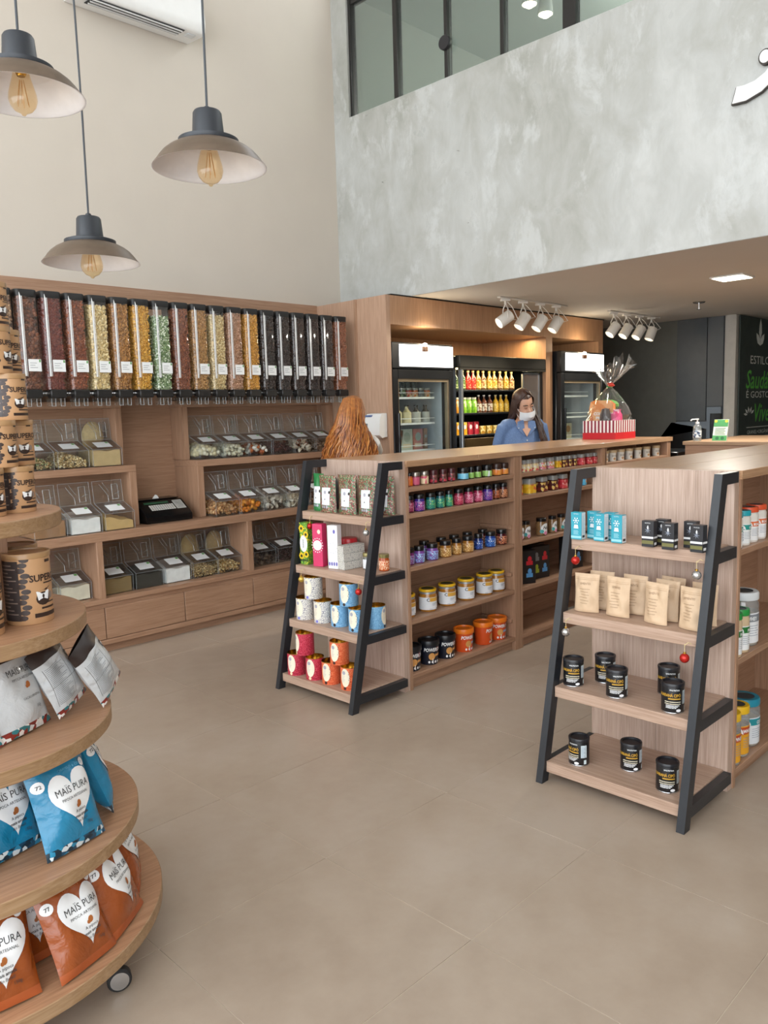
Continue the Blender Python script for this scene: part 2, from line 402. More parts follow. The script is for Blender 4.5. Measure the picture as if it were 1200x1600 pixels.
for k, (x, y) in enumerate([(5.945, 4.07), (6.19, 4.075)]):
    t = thing('ceiling_spotlight', ['lit spotlight behind the mezzanine glass, upper of the two', 'lit spotlight behind the mezzanine glass, lower of the two'][k], 'spotlight', (x, y, 4.93), (0, 0, 0), 'spotlights in the mezzanine room')
    obj('housing', MB().lathe([(.0, .44), (.03, .44), (.03, .12), (.055, .1), (.065, 0), (.06, 0), (.05, .08), (0, .08)], 20).mesh('housing', WHT), t)
    obj('bulb', MB().ell((0, 0, .02), (.05, .05, .05), 14, 8).mesh('bulb', glow('spot_bulb', '#fff1d0', 14)), t)
lamp('mezzanine_room_light', 'POINT', (7.4, 3.2, 4.9), 55, (1, .97, .9), size=.3)
# back of the shop under the mezzanine
wb = MB().box((9.4, 3.78, 0), (9.6, 5.9, 2.6)); struct('wall_back', wb, DARKW, label='dark grey wall under the low ceiling')
dw = [('panel', (9.385, 3.80, 1.57), (9.40, 3.985, 2.598), DARKW), ('panel', (9.378, 3.99, 1.41), (9.40, 4.35, 2.598), plain('dark_panel_shade', '#4a4f53', .4)),
      ('panel', (9.392, 4.354, 0), (9.40, 5.75, 2.598), plain('dark_panel_third', '#585954', .45))]
wbo = bpy.data.objects['wall_back']
for n, a, b, m in dw: obj(n, MB().box(a, b, .002).mesh(n, m), wbo)
obj('handrail_strip', MB().prism([(3.96, 1.31), (4.34, 1.31), (4.40, 1.39), (4.53, 1.22), (4.50, 1.22), (4.395, 1.355), (4.33, 1.395), (3.96, 1.395)], lambda y, z, x: (x, y, z), 9.36, 9.38).mesh('handrail_strip', BLUEG), wbo)
obj('frame_strip', MB().prism([(3.965, 1.565), (3.80, 1.565), (3.80, 1.49), (3.925, 1.49), (3.925, 1.2), (3.965, 1.2)], lambda y, z, x: (x, y, z), 9.35, 9.38).mesh('frame_strip', BLUEG), wbo)
obj('dark_opening', MB().box((9.36, 3.80, .0), (9.383, 3.925, 1.49)).box((9.36, 3.965, 0), (9.384, 4.42, 1.31)).mesh('dark_opening', BLKG), wbo)
struct('trim_1', MB().box((9.37, 3.655, 0), (9.6, 3.78, 2.6), .004), plain('light_grey_trim', '#b6b2aa', .6))
struct('wall_right', MB().box((9.61, 3.67, 0), (12.4, 3.75, 2.6)), plain('slate_wall', '#343a38', .6), label='dark chalkboard-coloured wall at the far right')
struct('wall_light_block_far', MB().box((5.2, -4.1, 0), (12.6, -4, 2.6)), CREAM)  # unseen wall, added to keep daylight out from under the mezzanine
struct('wall_far', MB().box((12.4, -4, 0), (12.6, 5.9, 2.6)), plain('slate_wall', '#343a38', .6))
CHALK = plain('chalk_white', '#dfe2dd', .9); GCHALK = plain('chalk_green', '#62b84e', .9)
CBM = plain('chalkboard_green', '#39423e', .7, 0, .15, 6)
cb = thing('chalkboard', 'tall chalkboard with green and white lettering at the right edge', 'chalkboard', (9.6, 3.64, .3))
part('board', MB().box((9.42, 3.625, .3), (12.3, 3.64, 2.59), .003), CBM, cb)
F = lambda u, v: (u, 3.6235, v)
def chalk(nm, m, draw): b = MB(); draw(b); part(nm, b, m, cb)
for tx, sz, x, z, m, kw in (('ESTILO', .135, 9.72, 2.055, CHALK, dict(sx=1.5)), ('Saudável', .30, 9.6, 1.77, GCHALK, dict(shear=.25, bold=.012)), ('É GOSTOSO', .11, 9.62, 1.66, CHALK, dict(sx=1.6)),
                            ('Viver', .30, 9.85, 1.38, GCHALK, dict(shear=.25, bold=.012)), ('GRANEL+ORGÂNICOS', .062, 9.68, 1.235, CHALK, dict(sx=1.3))):
    chalk('chalk_word', m, lambda b: text_on(b, F, tx, sz, x, z, align='LEFT', **kw))
for a, b_ in ((1.31, 1.318), (1.195, 1.203)): chalk('chalk_line', CHALK, lambda b: poly_on(b, F, rect(9.66, a, 10.45, b_), rings=1))
for ang, ln in ((0, .26), (.55, .17), (-.55, .17)):
    pl = [(-.0, 0), (.045, .35*ln), (.035, .7*ln), (0, ln), (-.035, .7*ln), (-.045, .35*ln)]
    chalk('chalk_leaf', CHALK, lambda b: poly_on(b, F, [(10.02+x*math.cos(ang)+y*math.sin(ang)*1.4, 2.27+(.06 if ang == 0 else 0)-x*math.sin(ang)+y*math.cos(ang)) for x, y in pl], rings=1))
for k in range(5):
    a = .6+k*.6; chalk('chalk_leaf', CHALK, lambda b: poly_on(b, F, [(9.74+.02*math.cos(a)+.12*math.cos(a+t_*.5)*r_, 1.46+.08*math.sin(a+t_*.5)*r_) for t_, r_ in ((0, .3), (.5, .8), (0, 1.3), (-.5, .8))], rings=1))
for k in range(6): chalk('chalk_swirl', CHALK, lambda b: b.tube([(9.56+.14*k+.05*math.cos(q*.6)*(1-q/14), 3.622, .98+.05*math.sin(q*.6)*(1-q/14)) for q in range(12)], .005, 4))
# part of a raised sign on the concrete wall (right edge)
sg = thing('wall_sign', 'raised white letter with a dark edge on the concrete wall', 'sign', (5.2, 1.9, 3.42))
sw = [(2.075, 3.405), (2.06, 3.40), (1.98, 3.40), (1.90, 3.425), (1.82, 3.48), (1.77, 3.56), (1.74, 3.66), (1.69, 3.66), (1.70, 3.62), (1.83, 3.57), (1.90, 3.52), (1.97, 3.495), (2.02, 3.50), (2.035, 3.495)]
sw = [(2.07, 3.405), (1.99, 3.402), (1.90, 3.43), (1.82, 3.485), (1.77, 3.56), (1.73, 3.66), (1.80, 3.66), (1.835, 3.585), (1.88, 3.53), (1.94, 3.50), (2.0, 3.492), (2.045, 3.495)]
f = lambda y, z, x: (x, y, z)
def grow(p, k): cy = sum(q[0] for q in p)/len(p); cz = sum(q[1] for q in p)/len(p); return [(cy+(q[0]-cy)*k, cz+(q[1]-cz)*k) for q in p]
part('letter_edge', MB().prism(grow(sw, 1.05), f, 5.165, 5.19).prism([(1.885+.04*math.cos(a*.3), 3.62+.045*math.sin(a*.3)) for a in range(21)], f, 5.165, 5.19), plain('sign_edge_dark', '#3a332e', .5), sg)
part('letter_face', MB().prism(sw, f, 5.158, 5.166).prism([(1.885+.031*math.cos(a*.3), 3.62+.036*math.sin(a*.3)) for a in range(21)], f, 5.158, 5.166), plain('sign_face_white', '#eef0f0', .4), sg)
for q in ((1.86, 3.45), (1.87, 3.60)): part('stand_off', MB().box((5.18, q[0], q[1]), (5.2, q[0]+.03, q[1]+.03)), BLK, sg)
# ================================================================ NICHE WALL AND WALL UNIT
NX0, NX1, NY, NT = 4.87, 8.41, 4.782, 2.585
nw = MB()
nw.box((NX0, NY, 0), (4.92, 5.70, NT))
struct('wall_niche', nw, WARMZ, label='oak faced return panel between the wall unit and the fridges')
n2 = MB().box((4.92, NY, 2.345), (NX1, 5.66, 2.375)).box((4.92, NY, 2.375), (NX1, NY+.03, NT)).box((4.92, 5.62, 0), (9.4, 5.66, 2.585)).box((7.245, NY, 0), (7.365, 5.62, 2.345)).box((8.31, NY, 0), (NX1, 5.62, 2.345))
struct('wall_fridge_niche', n2, WARM, label='oak surround of the fridge niche')
obj('groove_strip', MB().box((4.862, 5.135, 0), (4.871, 5.165, NT)).mesh('groove_strip', WZ), bpy.data.objects['wall_niche'])
struct('gap_shade_strip', MB().box((4.95, NY+.012, NT), (8.45, 5.6, 2.60)), plain('shadow_gap_black', '#15120f', .8))  # black strip paints the shade in the gap below the ceiling
lamp('niche_downlight', 'AREA', (6.6, 4.98, 2.33), 9, (1, .72, .38), size=1.2, size_y=.08)
struct('trim_3', MB().box((1.0, 5.66, 0), (4.87, 5.70, 2.59)), WX, label='oak back panel behind the dispensers')

B = thing('base_cabinet', 'long low oak wall cabinet with open bin bays and drawers', 'cabinet', (3.0, 5.4, 0))
part('plinth', MB().box((1.2, 5.25, 0), (4.86, 5.64, .085)), WX, B)
part('bottom_board', MB().box((1.2, 5.2, .352), (4.86, 5.655, .386), .002), WX, B)
part('counter_board', MB().box((1.2, 5.2, .785), (4.86, 5.655, .846), .002), WX, B)
part('drawer_rail', MB().box((1.2, 5.215, .322), (4.86, 5.25, .352)), WX, B)
part('lower_rail', MB().box((1.2, 5.2, .062), (4.86, 5.25, .098), .002), WX, B)
for a, b in ((1.2, 1.245), (2.416, 2.46), (3.662, 3.71), (4.81, 4.86)): part('divider', MB().box((a, 5.2, .386), (b, 5.655, .785), .002), WZ, B)
for a, b in ((1.2, 1.815), (1.82, 2.439), (2.445, 3.063), (3.069, 3.688), (3.694, 4.27), (4.276, 4.86)): part('drawer_front', MB().box((a, 5.2, .102), (b, 5.22, .321), .002), WX, B)
part('drawer_carcass', MB().box((1.2, 5.222, .086), (4.86, 5.64, .321)), WX, B)
for nm, lab, X0, X1, Yf, z0, z1, sides in (
    ('bin_shelf', 'oak step shelf for bins left of the weighing scale', 1.2, 2.83, 5.36, .846, 1.286, ((1.2, 1.25), (2.775, 2.83))),
    ('bin_shelf', 'upper oak step shelf left of the scale, under the dispensers', 1.2, 2.80, 5.47, 1.286, 1.745, ((1.2, 1.25), (2.75, 2.80))),
    ('bin_shelf', 'oak step shelf for bins right of the weighing scale', 3.32, 4.865, 5.33, .846, 1.286, ((3.32, 3.375), (4.82, 4.865))),
    ('bin_shelf', 'upper oak step shelf right of the scale, under the dispensers', 3.308, 4.865, 5.49, 1.286, 1.745, ((3.308, 3.36), (4.82, 4.865)))):
    t = thing(nm, lab, 'shelf', ((X0+X1)/2, 5.56, z0))
    top = z1-z0 < .45
    part('top_board', MB().box((X0, Yf, z1-.05), (X1, 5.658, z1), .002), WX, t)
    for a, b in sides: part('side_panel', MB().box((a, Yf, z0+.0005), (b, 5.658, z1-.05), .002), WZ, t)

# ---------------------------------------------------------------- small pieces (grains, nuts, flakes)
_ico = None
def ico():
    global _ico
    if _ico is None:
        t = (1+5**.5)/2; v = np.array([(-1, t, 0), (1, t, 0), (-1, -t, 0), (1, -t, 0), (0, -1, t), (0, 1, t), (0, -1, -t), (0, 1, -t), (t, 0, -1), (t, 0, 1), (-t, 0, -1), (-t, 0, 1)])/math.sqrt(1+t*t)
        f = np.array([(0, 11, 5), (0, 5, 1), (0, 1, 7), (0, 7, 10), (0, 10, 11), (1, 5, 9), (5, 11, 4), (11, 10, 2), (10, 7, 6), (7, 1, 8), (3, 9, 4), (3, 4, 2), (3, 2, 6), (3, 6, 8), (3, 8, 9), (4, 9, 5), (2, 4, 11), (6, 2, 10), (8, 6, 7), (9, 8, 1)])
        _ico = (v, f)
    return _ico
def grains(name, pts, size, cols, mat, jit=.25, smooth=True, var=.18):
    """one mesh of small ellipsoid pieces at pts with random turns; colour of each piece kept in 'tint'"""
    v, f = ico(); n = len(pts); pts = np.asarray(pts)
    q = nrg.normal(size=(n, 4)); q /= np.linalg.norm(q, axis=1)[:, None]; w, x, y, z = q.T
    Rm = np.stack([1-2*(y*y+z*z), 2*(x*y-z*w), 2*(x*z+y*w), 2*(x*y+z*w), 1-2*(x*x+z*z), 2*(y*z-x*w), 2*(x*z-y*w), 2*(y*z+x*w), 1-2*(x*x+y*y)], 1).reshape(n, 3, 3)
    sc = np.array(size)[None]*(1+jit*(nrg.random((n, 1))-.5)*2)
    V = np.einsum('nij,nkj->nki', Rm, v[None]*sc[:, None, :])+pts[:, None, :]
    Fc = f[None]+(np.arange(n)*12)[:, None, None]
    me = bpy.data.meshes.new(name); me.vertices.add(n*12); me.vertices.foreach_set('co', V.reshape(-1))
    me.loops.add(n*60); me.loops.foreach_set('vertex_index', Fc.reshape(-1).astype(np.int32))
    me.polygons.add(n*20); me.polygons.foreach_set('loop_start', np.arange(0, n*60, 3, dtype=np.int32))
    me.polygons.foreach_set('use_smooth', [smooth]*(n*20)); me.update(calc_edges=True)
    C = np.array([lin(c)[:3] for c in cols]); pick = C[nrg.integers(0, len(cols), n)]*(1+var*(nrg.random((n, 1))*2-1))
    at = me.attributes.new('tint', 'FLOAT_COLOR', 'POINT'); cc = np.ones((n, 12, 4)); cc[:, :, :3] = np.clip(pick, 0, 1)[:, None, :]
    at.data.foreach_set('color', cc.reshape(-1)); me.materials.append(mat); return me
TINT = tinted('food_pieces', .5); TINTG = tinted('glossy_food_pieces', .3, .6)

# ---------------------------------------------------------------- row of gravity dispensers
def rrect(w, d, r, n=5):
    out = []
    for sx, sy, a0 in ((1, -1, -90), (1, 1, 0), (-1, 1, 90), (-1, -1, 180)):
        for k in range(n+1):
            a = R(a0+90*k/n); out.append((sx*(w/2-r)+r*math.cos(a), sy*(d/2-r)+r*math.sin(a)))
    return out
DW, DD = .132, .15
rk = thing('dispenser_rack', 'black rail and back bracket carrying the grain dispensers', 'rack', (3.3, 5.4, 1.72))
part('rail', MB().box((1.75, 5.20, 1.775), (4.80, 5.235, 1.805), .003), plain('rack_grey', '#4c4a49', .4), rk)
part('shelf_plate', MB().box((1.75, 5.235, 1.79), (4.80, 5.66, 1.812), .002), plain('rack_dark', '#2c2623', .5), rk)
ring = rrect(DW, DD, .03); ins = rrect(DW-.008, DD-.008, .027)
shell = MB().loft([[(x, y, z) for x, y in ring] for z in (.078, .60)], cap=False).mesh('clear_tube', GLASS)
hop = MB().loft([[(x*k, y*k, z) for x, y in ring] for z, k in ((.002, .93), (.075, .93), (.078, 1.0))], cap=False).mesh('clear_hopper', GLASS)
LIDM = plain('dispenser_black', '#1b1a1a', .45)
lid = MB().loft([[(x*k, y*k, z) for x, y in ring] for z, k in ((.575, 1.02), (.612, 1.04), (.617, 1.0))]).box((-DW/2-.004, -.01, .35), (-DW/2+.001, DD/2, .6), .002).mesh('lid', LIDM)
hand = MB().box((-.052, -.085, -.052), (.052, -.02, .002), .006).mesh('handle', LIDM)
axle = MB().tube([(-.075, -.04, -.022), (.075, -.04, -.022)], .007, 8).mesh('axle', CHROME)
spout = MB()
for x in (-.04, .02): spout.box((x, -.055, -.1), (x+.003, .02, -.052)).box((x+.022, -.055, -.1), (x+.025, .02, -.052)).box((x, -.055, -.103), (x+.025, .02, -.1))
for x in (-.04, .02):
    for a, b in (((x, -.056, -.054), (x, -.056, -.103)), ((x, -.056, -.103), (x+.025, -.056, -.103)), ((x+.025, -.056, -.103), (x+.025, -.056, -.054))): spout.tube([a, b], .0014, 4, 1)
spout = spout.mesh('clear_spout', [ACRYL, plain('acrylic_edge_highlight', '#aab1b4', .2)])  # pale outlines paint the bright edges of the spouts
strip = MB().box((-.046, -DD/2-.0012, .085), (-.036, -DD/2+.001, .598), .0005).box((-.032, -DD/2-.0012, .085), (-.029, -DD/2+.001, .598), .0005).mesh('corner_highlight', plain('highlight_white', '#eceeee', .12))  # white strips paint the highlights down the tube fronts
lf = MB().box((-.022, -DD/2-.0018, .115), (DW/2-.008, -DD/2-.0008, .19)); lbl = lf.mesh('price_label', PAPER)
pr = MB(); Fp = lambda u, v: (u, -DD/2-.0022, v)
for k, (a, b) in enumerate(((-.012, .03), (-.012, .02), (-.012, .035))): poly_on(pr, Fp, rect(a, .165-.014*k, b, .168-.014*k), rings=1)
poly_on(pr, Fp, rect(.045, .172, .055, .188), mat=1, rings=1)
prm = pr.mesh('print', [plain('grey_ink', '#8d9196', .7), plain('green_ink', '#5c9a4a', .7)], fix=False)
seeds = [(('#8a6a52', '#a98562', '#6a4a38'), .012, 'mixed nut'), (('#6e3d28', '#7d4a30', '#56301f'), .014, 'brown almond'), (('#6b2e26', '#7a3a2c'), .009, 'dark red peanut'), (('#8a4a2c', '#9a5634', '#7a4028'), .010, 'reddish brown peanut'),
         (('#d8bd86', '#e6d2a2', '#cbb078'), .009, 'pale chickpea'), (('#b07a3e', '#c08a4a', '#9c6a34'), .007, 'golden brown grain'), (('#d9a23a', '#e6b450', '#c68e2c'), .007, 'yellow corn'), (('#7f9468', '#e2e6d2', '#5f7d4c', '#9fb285'), .007, 'green and white pea'),
         (('#8f5236', '#a0603f', '#7d4630'), .007, 'red brown lentil'), (('#b98a52', '#c89a62', '#a87a46'), .0065, 'tan grain'), (('#d8be8a', '#e4cfa0', '#c6aa74'), .007, 'pale cream grain'), (('#c29474', '#d0a488', '#b28464'), .006, 'pinkish tan grain'),
         (('#d69a3c', '#e2aa52', '#c48a30'), .007, 'bright amber grain'), (('#2e1f1a', '#3d2a22', '#231714'), .010, 'near-black'), (('#33221c', '#42302a', '#2a1c18'), .009, 'very dark brown'), (('#2c1d19', '#3a2620', '#4a3328'), .010, 'dark coffee brown'), (('#2b1c1a', '#39251f'), .008, 'dark chocolate brown'), (('#30201c', '#44302a'), .008, 'dark bean'), (('#9a5a3a', '#a96a48', '#8a4e32'), .007, 'light reddish brown')]
for k, (cols, gs, nm) in enumerate(seeds):
    X = 2.053-.1546+.1546*k
    t = thing('grain_dispenser', f'clear dispenser of {nm} pieces, {ORD[k]} from the left in the row', 'dispenser', (X, 5.205, 1.812), group='grain dispensers on the wall')
    obj('clear_tube', shell, t); obj('clear_hopper', hop, t); obj('lid', lid, t)
    h = obj('handle', hand, t); obj('axle', axle, h); obj('clear_spout', spout, t); obj('corner_highlight', strip, t)
    if k not in (8,): l = obj('price_label', lbl, t); obj('print', prm, l)
    top = .57-(.02+.05*rnd.random() if k in (4, 7, 10) else 0)
    area = (DW*.9+DD*1.5)*(top); n = int(min(1900, area/(gs*gs*4)*2.3))
    L_ = [DW-.04, DD-.04, DD-.04]
    pts = []
    while len(pts) < n:
        u = rnd.random(); z = .008+rnd.random()*top
        kk = .92 if z < .08 else 1
        if u < .5: p = (rnd.uniform(-DW/2+.012, DW/2-.012), -DD/2+gs*.9+.003+rnd.random()*.006, z)
        elif u < .85: p = (-DW/2+gs*.9+.003+rnd.random()*.006, rnd.uniform(-DD/2+.012, DD/2-.02), z)
        else: p = (DW/2-gs*.9-.003-rnd.random()*.006, rnd.uniform(-DD/2+.012, DD/2-.04), z)
        pts.append((p[0]*kk, p[1]*kk, p[2]))
    st = (gs*1.15, gs*.8, gs*.75) if 'almond' in nm or 'peanut' in nm or 'nut' in nm else (gs, gs*.92, gs*.85)
    g = obj('grains', grains('grains', pts, st, cols, TINTG if k >= 13 and k < 18 else TINT), t); g['kind'] = 'stuff'
    fm = plain('fill_'+nm.replace(' ', '_'), cols[-1], .7, 0, .2, 90)
    core = MB().loft([[(x*q, y*q, z) for x, y in rrect(DW-.03, DD-.03, .02)] for z, q in ((.004, .9), (.078, .9), (.08, 1), (top, 1))]).mesh('grain_core', fm); obj('grain_core', core, t)

# ---------------------------------------------------------------- clear scoop bins
BW, BD = .218, .27
def slab(mb, pts, t=.004):
    mb.add([Vector(p) for p in pts], [(0, 1, 2, 3)])
w2 = BW/2
EDGE = plain('acrylic_edge_highlight', '#aab1b4', .2)  # pale grey that paints the edge highlights of the acrylic
bb = MB()
slab(bb, [(-w2, 0, 0), (w2, 0, 0), (w2, 0, .118), (-w2, 0, .118)]); slab(bb, [(-w2, BD, 0), (-w2, BD, .30), (w2, BD, .30), (w2, BD, 0)])
for x in (-w2, w2): bb.add([(x, y, z) for y, z in ((0, 0), (BD, 0), (BD, .335), (.165, .335), (.15, .178), (0, .12))], [(0, 1, 2, 3, 4, 5)])
slab(bb, [(-w2, 0, .001), (w2, 0, .001), (w2, BD, .001), (-w2, BD, .001)]); bin_body = bb.mesh('clear_body', ACRYL)
ll = MB(); slab(ll, [(-w2-.004, -.008, .119), (w2+.004, -.008, .119), (w2+.004, .15, .182), (-w2-.004, .15, .182)], .005); bin_lid = ll.mesh('lid', glass('smoked_acrylic', '#b9ada4', .12))
up = MB(); slab(up, [(-w2, .152, .183), (w2, .152, .183), (w2, .17, .338), (-w2, .17, .338)], .004); bin_up = up.mesh('upright_panel', ACRYL)
ed = MB()
for a, b in (((-w2, .152, .185), (-w2, .17, .338)), ((w2, .152, .185), (w2, .17, .338)), ((-w2, .17, .338), (w2, .17, .338)), ((-w2, -.006, .12), (w2, -.006, .12)), ((-w2, 0, 0), (-w2, -.004, .118)), ((w2, 0, 0), (w2, -.004, .118)), ((-w2, -.006, .122), (-w2, .15, .184)), ((w2, -.006, .122), (w2, .15, .184)), ((-w2, .148, .187), (w2, .148, .187))):
    ed.tube([a, b], .0010, 5)
bin_edge = ed.mesh('edges', EDGE)
sc_ = MB(); q = lambda u, v: (u, .152+.018*(v-.183)/.155-.006, v)
for a, b in (((.03, .205), (.075, .205)), ((.075, .205), (.075, .31)), ((.075, .31), (.03, .31)), ((.03, .31), (.03, .205)), ((.045, .24), (.09, .255)), ((-.06, .315), (-.005, .235)), ((-.035, .325), (.005, .26)), ((-.005, .235), (-.003, .19))): sc_.tube([q(*a), q(*b)], .0024, 5)
bin_scoop = sc_.mesh('scoop_holder', glass('acrylic_ridge', '#dfe4e6', .35))
lb = MB(); slab(lb, [(-.055, .03, .1355), (.06, .03, .1355), (.06, .115, .1695), (-.055, .115, .1695)]); bin_lbl = lb.mesh('label', PAPER)
gq = MB(); slab(gq, [(.035, .09, .1605), (.056, .09, .1605), (.056, .11, .1685), (.035, .11, .1685)]); bin_mark = gq.mesh('label_mark', plain('green_ink', '#5c9a4a', .7))
def powder(h, hexc, name, tilt=0, rough=.8):
    key = ('pw', h, hexc, tilt)
    mb = MB(); n = 12; top = []
    for j in range(n+1):
        for i in range(n+1):
            u = i/n; v = j/n; x = (u-.5)*(BW-.02); y = .008+v*(BD-.03)
            z = h*1.25*(.85+.25*v)+tilt*(.5-u)*h*1.6+.006*math.sin(9*u+3*v)*math.cos(7*v)
            top.append((x, y, max(.012, min(z, .112+.4*max(0, y)))))
    m = (n+1)*(n+1); mb.v = top+[(p[0], p[1], .005) for p in top]
    mb.f = [(j*(n+1)+i, j*(n+1)+i+1, (j+1)*(n+1)+i+1, (j+1)*(n+1)+i) for j in range(n) for i in range(n)]
    per = [i for i in range(n+1)]+[(j+1)*(n+1)-1 for j in range(1, n+1)]+[n*(n+1)+i for i in range(n-1, -1, -1)]+[j*(n+1) for j in range(n-1, 0, -1)]
    mb.f += [(per[k], per[(k+1) % len(per)], per[(k+1) % len(per)]+m, per[k]+m) for k in range(len(per))]; mb.m = [0]*len(mb.f)
    return mb.mesh('powder', plain('powder_'+name, hexc, rough, 0, .08, 25, .25, 90))
def chunks(h, size, cols, n, flat=(1, .9, .8), var=.15):
    pts = []
    for _ in range(n):
        x = rnd.uniform(-1, 1)*(w2-size-.004); y = rnd.uniform(size+.004, BD-.02); f = min(1, .55+.45*math.sin(pi*(x/w2+1)/2))
        hh = h*f*(.85+.35*y/BD)
        z = rnd.uniform(size*.7+.004, hh) if y < .05 or abs(x) > w2-.04 else hh*rnd.uniform(.6, 1.05)
        pts.append((x, y, z))
    return grains('pieces', pts, tuple(size*k for k in flat), cols, TINT, .3, True, var)
def sbin(X, Y, z, content, what, where, back=None):
    t = thing('scoop_bin', f'clear bin of {what}, {where}', 'bin', (X, Y, z+.001), group='clear food bins in the wall unit')
    obj('clear_body', bin_body, t); l = obj('lid', bin_lid, t); l2 = obj('label', bin_lbl, l); obj('label_mark', bin_mark, l2)
    u = obj('upright_panel', bin_up, t); obj('scoop_holder', bin_scoop, u); obj('edges', bin_edge, t)
    for nm, me in content:
        o = obj(nm, me, t)
        if nm == 'pieces': o['kind'] = 'stuff'
    return t
def pc(*a, **k): return [('pieces', chunks(*a, **k))]
def pw(*a, **k): return [('powder', powder(*a, **k))]
OAT = ('#c8ab77', '#d8c08e', '#b89660', '#e2d0a8')
def backheap(cols, hexc, nm):
    mb = MB(); mb.ell((0, .215, .2), (.085, .04, .12), 14, 8); return [('heap', mb.mesh('heap', plain('powder_'+nm, hexc, .9, 0, .15, 60, .4, 120)))]
Z2, Z1, Z0 = 1.286, .846, .386
topL = [(1.895, pc(.07, .007, OAT, 900), 'pale oat flakes', 'behind the can tower on the upper left shelf'), (2.14, pc(.085, .007, ('#b89b68', '#c8ad7c', '#9c8150', '#8fa070'), 900), 'green flecked grain', 'left of three on the upper left shelf'),
        (2.385, pc(.09, .0075, OAT, 1100), 'golden oat flakes', 'middle of the three on the upper left shelf'), (2.632, pw(.105, '#c7ad7d', 'tan_flour')+backheap(0, '#c2a877', 'tan_flour_heap'), 'smooth tan flour', 'right of the three on the upper left shelf')]
for X, c, w, wh in topL: sbin(X, 5.385, Z2, c, w, wh)
topR = [(pc(.10, .021, ('#d8d2b4', '#cfc6a2', '#e2dec8'), 150, flat=(1, .95, .9)), 'big cream balls', 'first on the upper right shelf'), (pc(.10, .020, ('#d9d5bd', '#e5e2d0', '#cbc4a6'), 160), 'white round nuts', 'second on the upper right shelf'),
        (pc(.085, .018, ('#e6e2d8', '#b8642c', '#d8cfc0', '#a5532a'), 170), 'white and orange nuts', 'third on the upper right shelf'), (pc(.095, .012, ('#4a2622', '#5c302a', '#3b1e1c'), 300, flat=(1.8, .6, .5)), 'dark red strips', 'fourth on the upper right shelf'),
        (pc(.11, .018, ('#c9b79c', '#a5522f', '#e0d6c2', '#6b5040'), 170, flat=(1.6, .8, .25)), 'mixed dried slices', 'fifth on the upper right shelf'), (pc(.08, .012, ('#8a6a4a', '#6a4a34'), 300), 'brown dried pieces', 'last on the upper right shelf beside the long hair')]
for k, (c, w, wh) in enumerate(topR): sbin(3.487+.236*k, 5.375, Z2, c, w, wh)
midL = [(2.13, pw(.10, '#9d7550', 'brown_powder'), 'brown powder', 'half hidden behind the round display'), (2.375, pw(.095, '#f0f0ee', 'white_powder'), 'heaped white powder', 'on the cabinet, two left of the scale'), (2.618, pw(.07, '#cfae74', 'yellow_flour', tilt=.35), 'sloping yellow flour', 'on the cabinet right beside the scale')]
for X, c, w, wh in midL: sbin(X, 5.235, Z1, c, w, wh)
midR = [(pc(.095, .015, ('#b98552', '#c99a66', '#a56f40', '#d8b07c'), 330, flat=(1.2, .8, .7)), 'roasted cashews', 'right beside the scale on its right'), (pc(.105, .02, ('#e08a1c', '#eea238', '#d2780f'), 240, flat=(1.1, .9, .55)), 'bright orange dried apricots', 'second right of the scale'),
        (pc(.13, .02, ('#d8d0c2', '#c8beac', '#e8e2d6'), 210, flat=(1.4, 1, .18)), 'pale dried slices', 'third right of the scale'), (pc(.13, .02, ('#d2c6b2', '#bfb096', '#e4dccc'), 210, flat=(1.5, 1, .16)), 'curled beige chips', 'fourth right of the scale'), (pc(.09, .014, ('#6d4a34', '#8a6244'), 240), 'brown pieces', 'fifth right of the scale, behind the end rack')]
for k, (c, w, wh) in enumerate(midR): sbin(3.50+.236*k, 5.215, Z1, c, w, wh)
low = [(2.05, pc(.09, .006, OAT, 500), 'pale flakes', 'lowest row, far left behind the round display'), (2.288, pw(.095, '#e4ddc8', 'ivory_flour'), 'ivory flour', 'lowest row, left of the first divider'), (2.60, pw(.10, '#8c7449', 'olive_seed', rough=.9), 'olive brown seed', 'lowest row, first right of the divider'), (2.84, pw(.095, '#33322a', 'black_seed', rough=.7), 'black seed', 'lowest row, under the scale'),
       (3.08, pw(.10, '#f1f1ef', 'bright_white_powder'), 'bright white powder', 'lowest row, between black seed and granola'), (3.315, pc(.10, .0065, ('#b99865', '#c9ab78', '#a08050', '#d8c294'), 1500)+backheap(0, '#a58a5c', 'granola_heap'), 'fine beige granola', 'lowest row, right of the bright white powder'), (3.542, pc(.10, .008, ('#c09a5c', '#d2b078', '#a88048', '#e0c894'), 1100)+backheap(0, '#a88c60', 'granola_heap_b'), 'coarse golden granola', 'lowest row, beside the second divider'),
       (3.885, pc(.10, .02, ('#4a3a30', '#6d5a48', '#2f2521'), 140, flat=(1, 1, .3)), 'dark rings', 'lowest row, first right of the second divider'), (4.125, pc(.11, .01, ('#3c2420', '#4d2f28', '#2c1a18'), 420), 'dark maroon flakes', 'lowest row, second right of the second divider'), (4.36, pc(.11, .01, ('#2c2422', '#3b302c'), 420), 'black pieces', 'lowest row, last one behind the end rack')]
for X, c, w, wh in low: sbin(X, 5.285, Z0, c, w, wh)

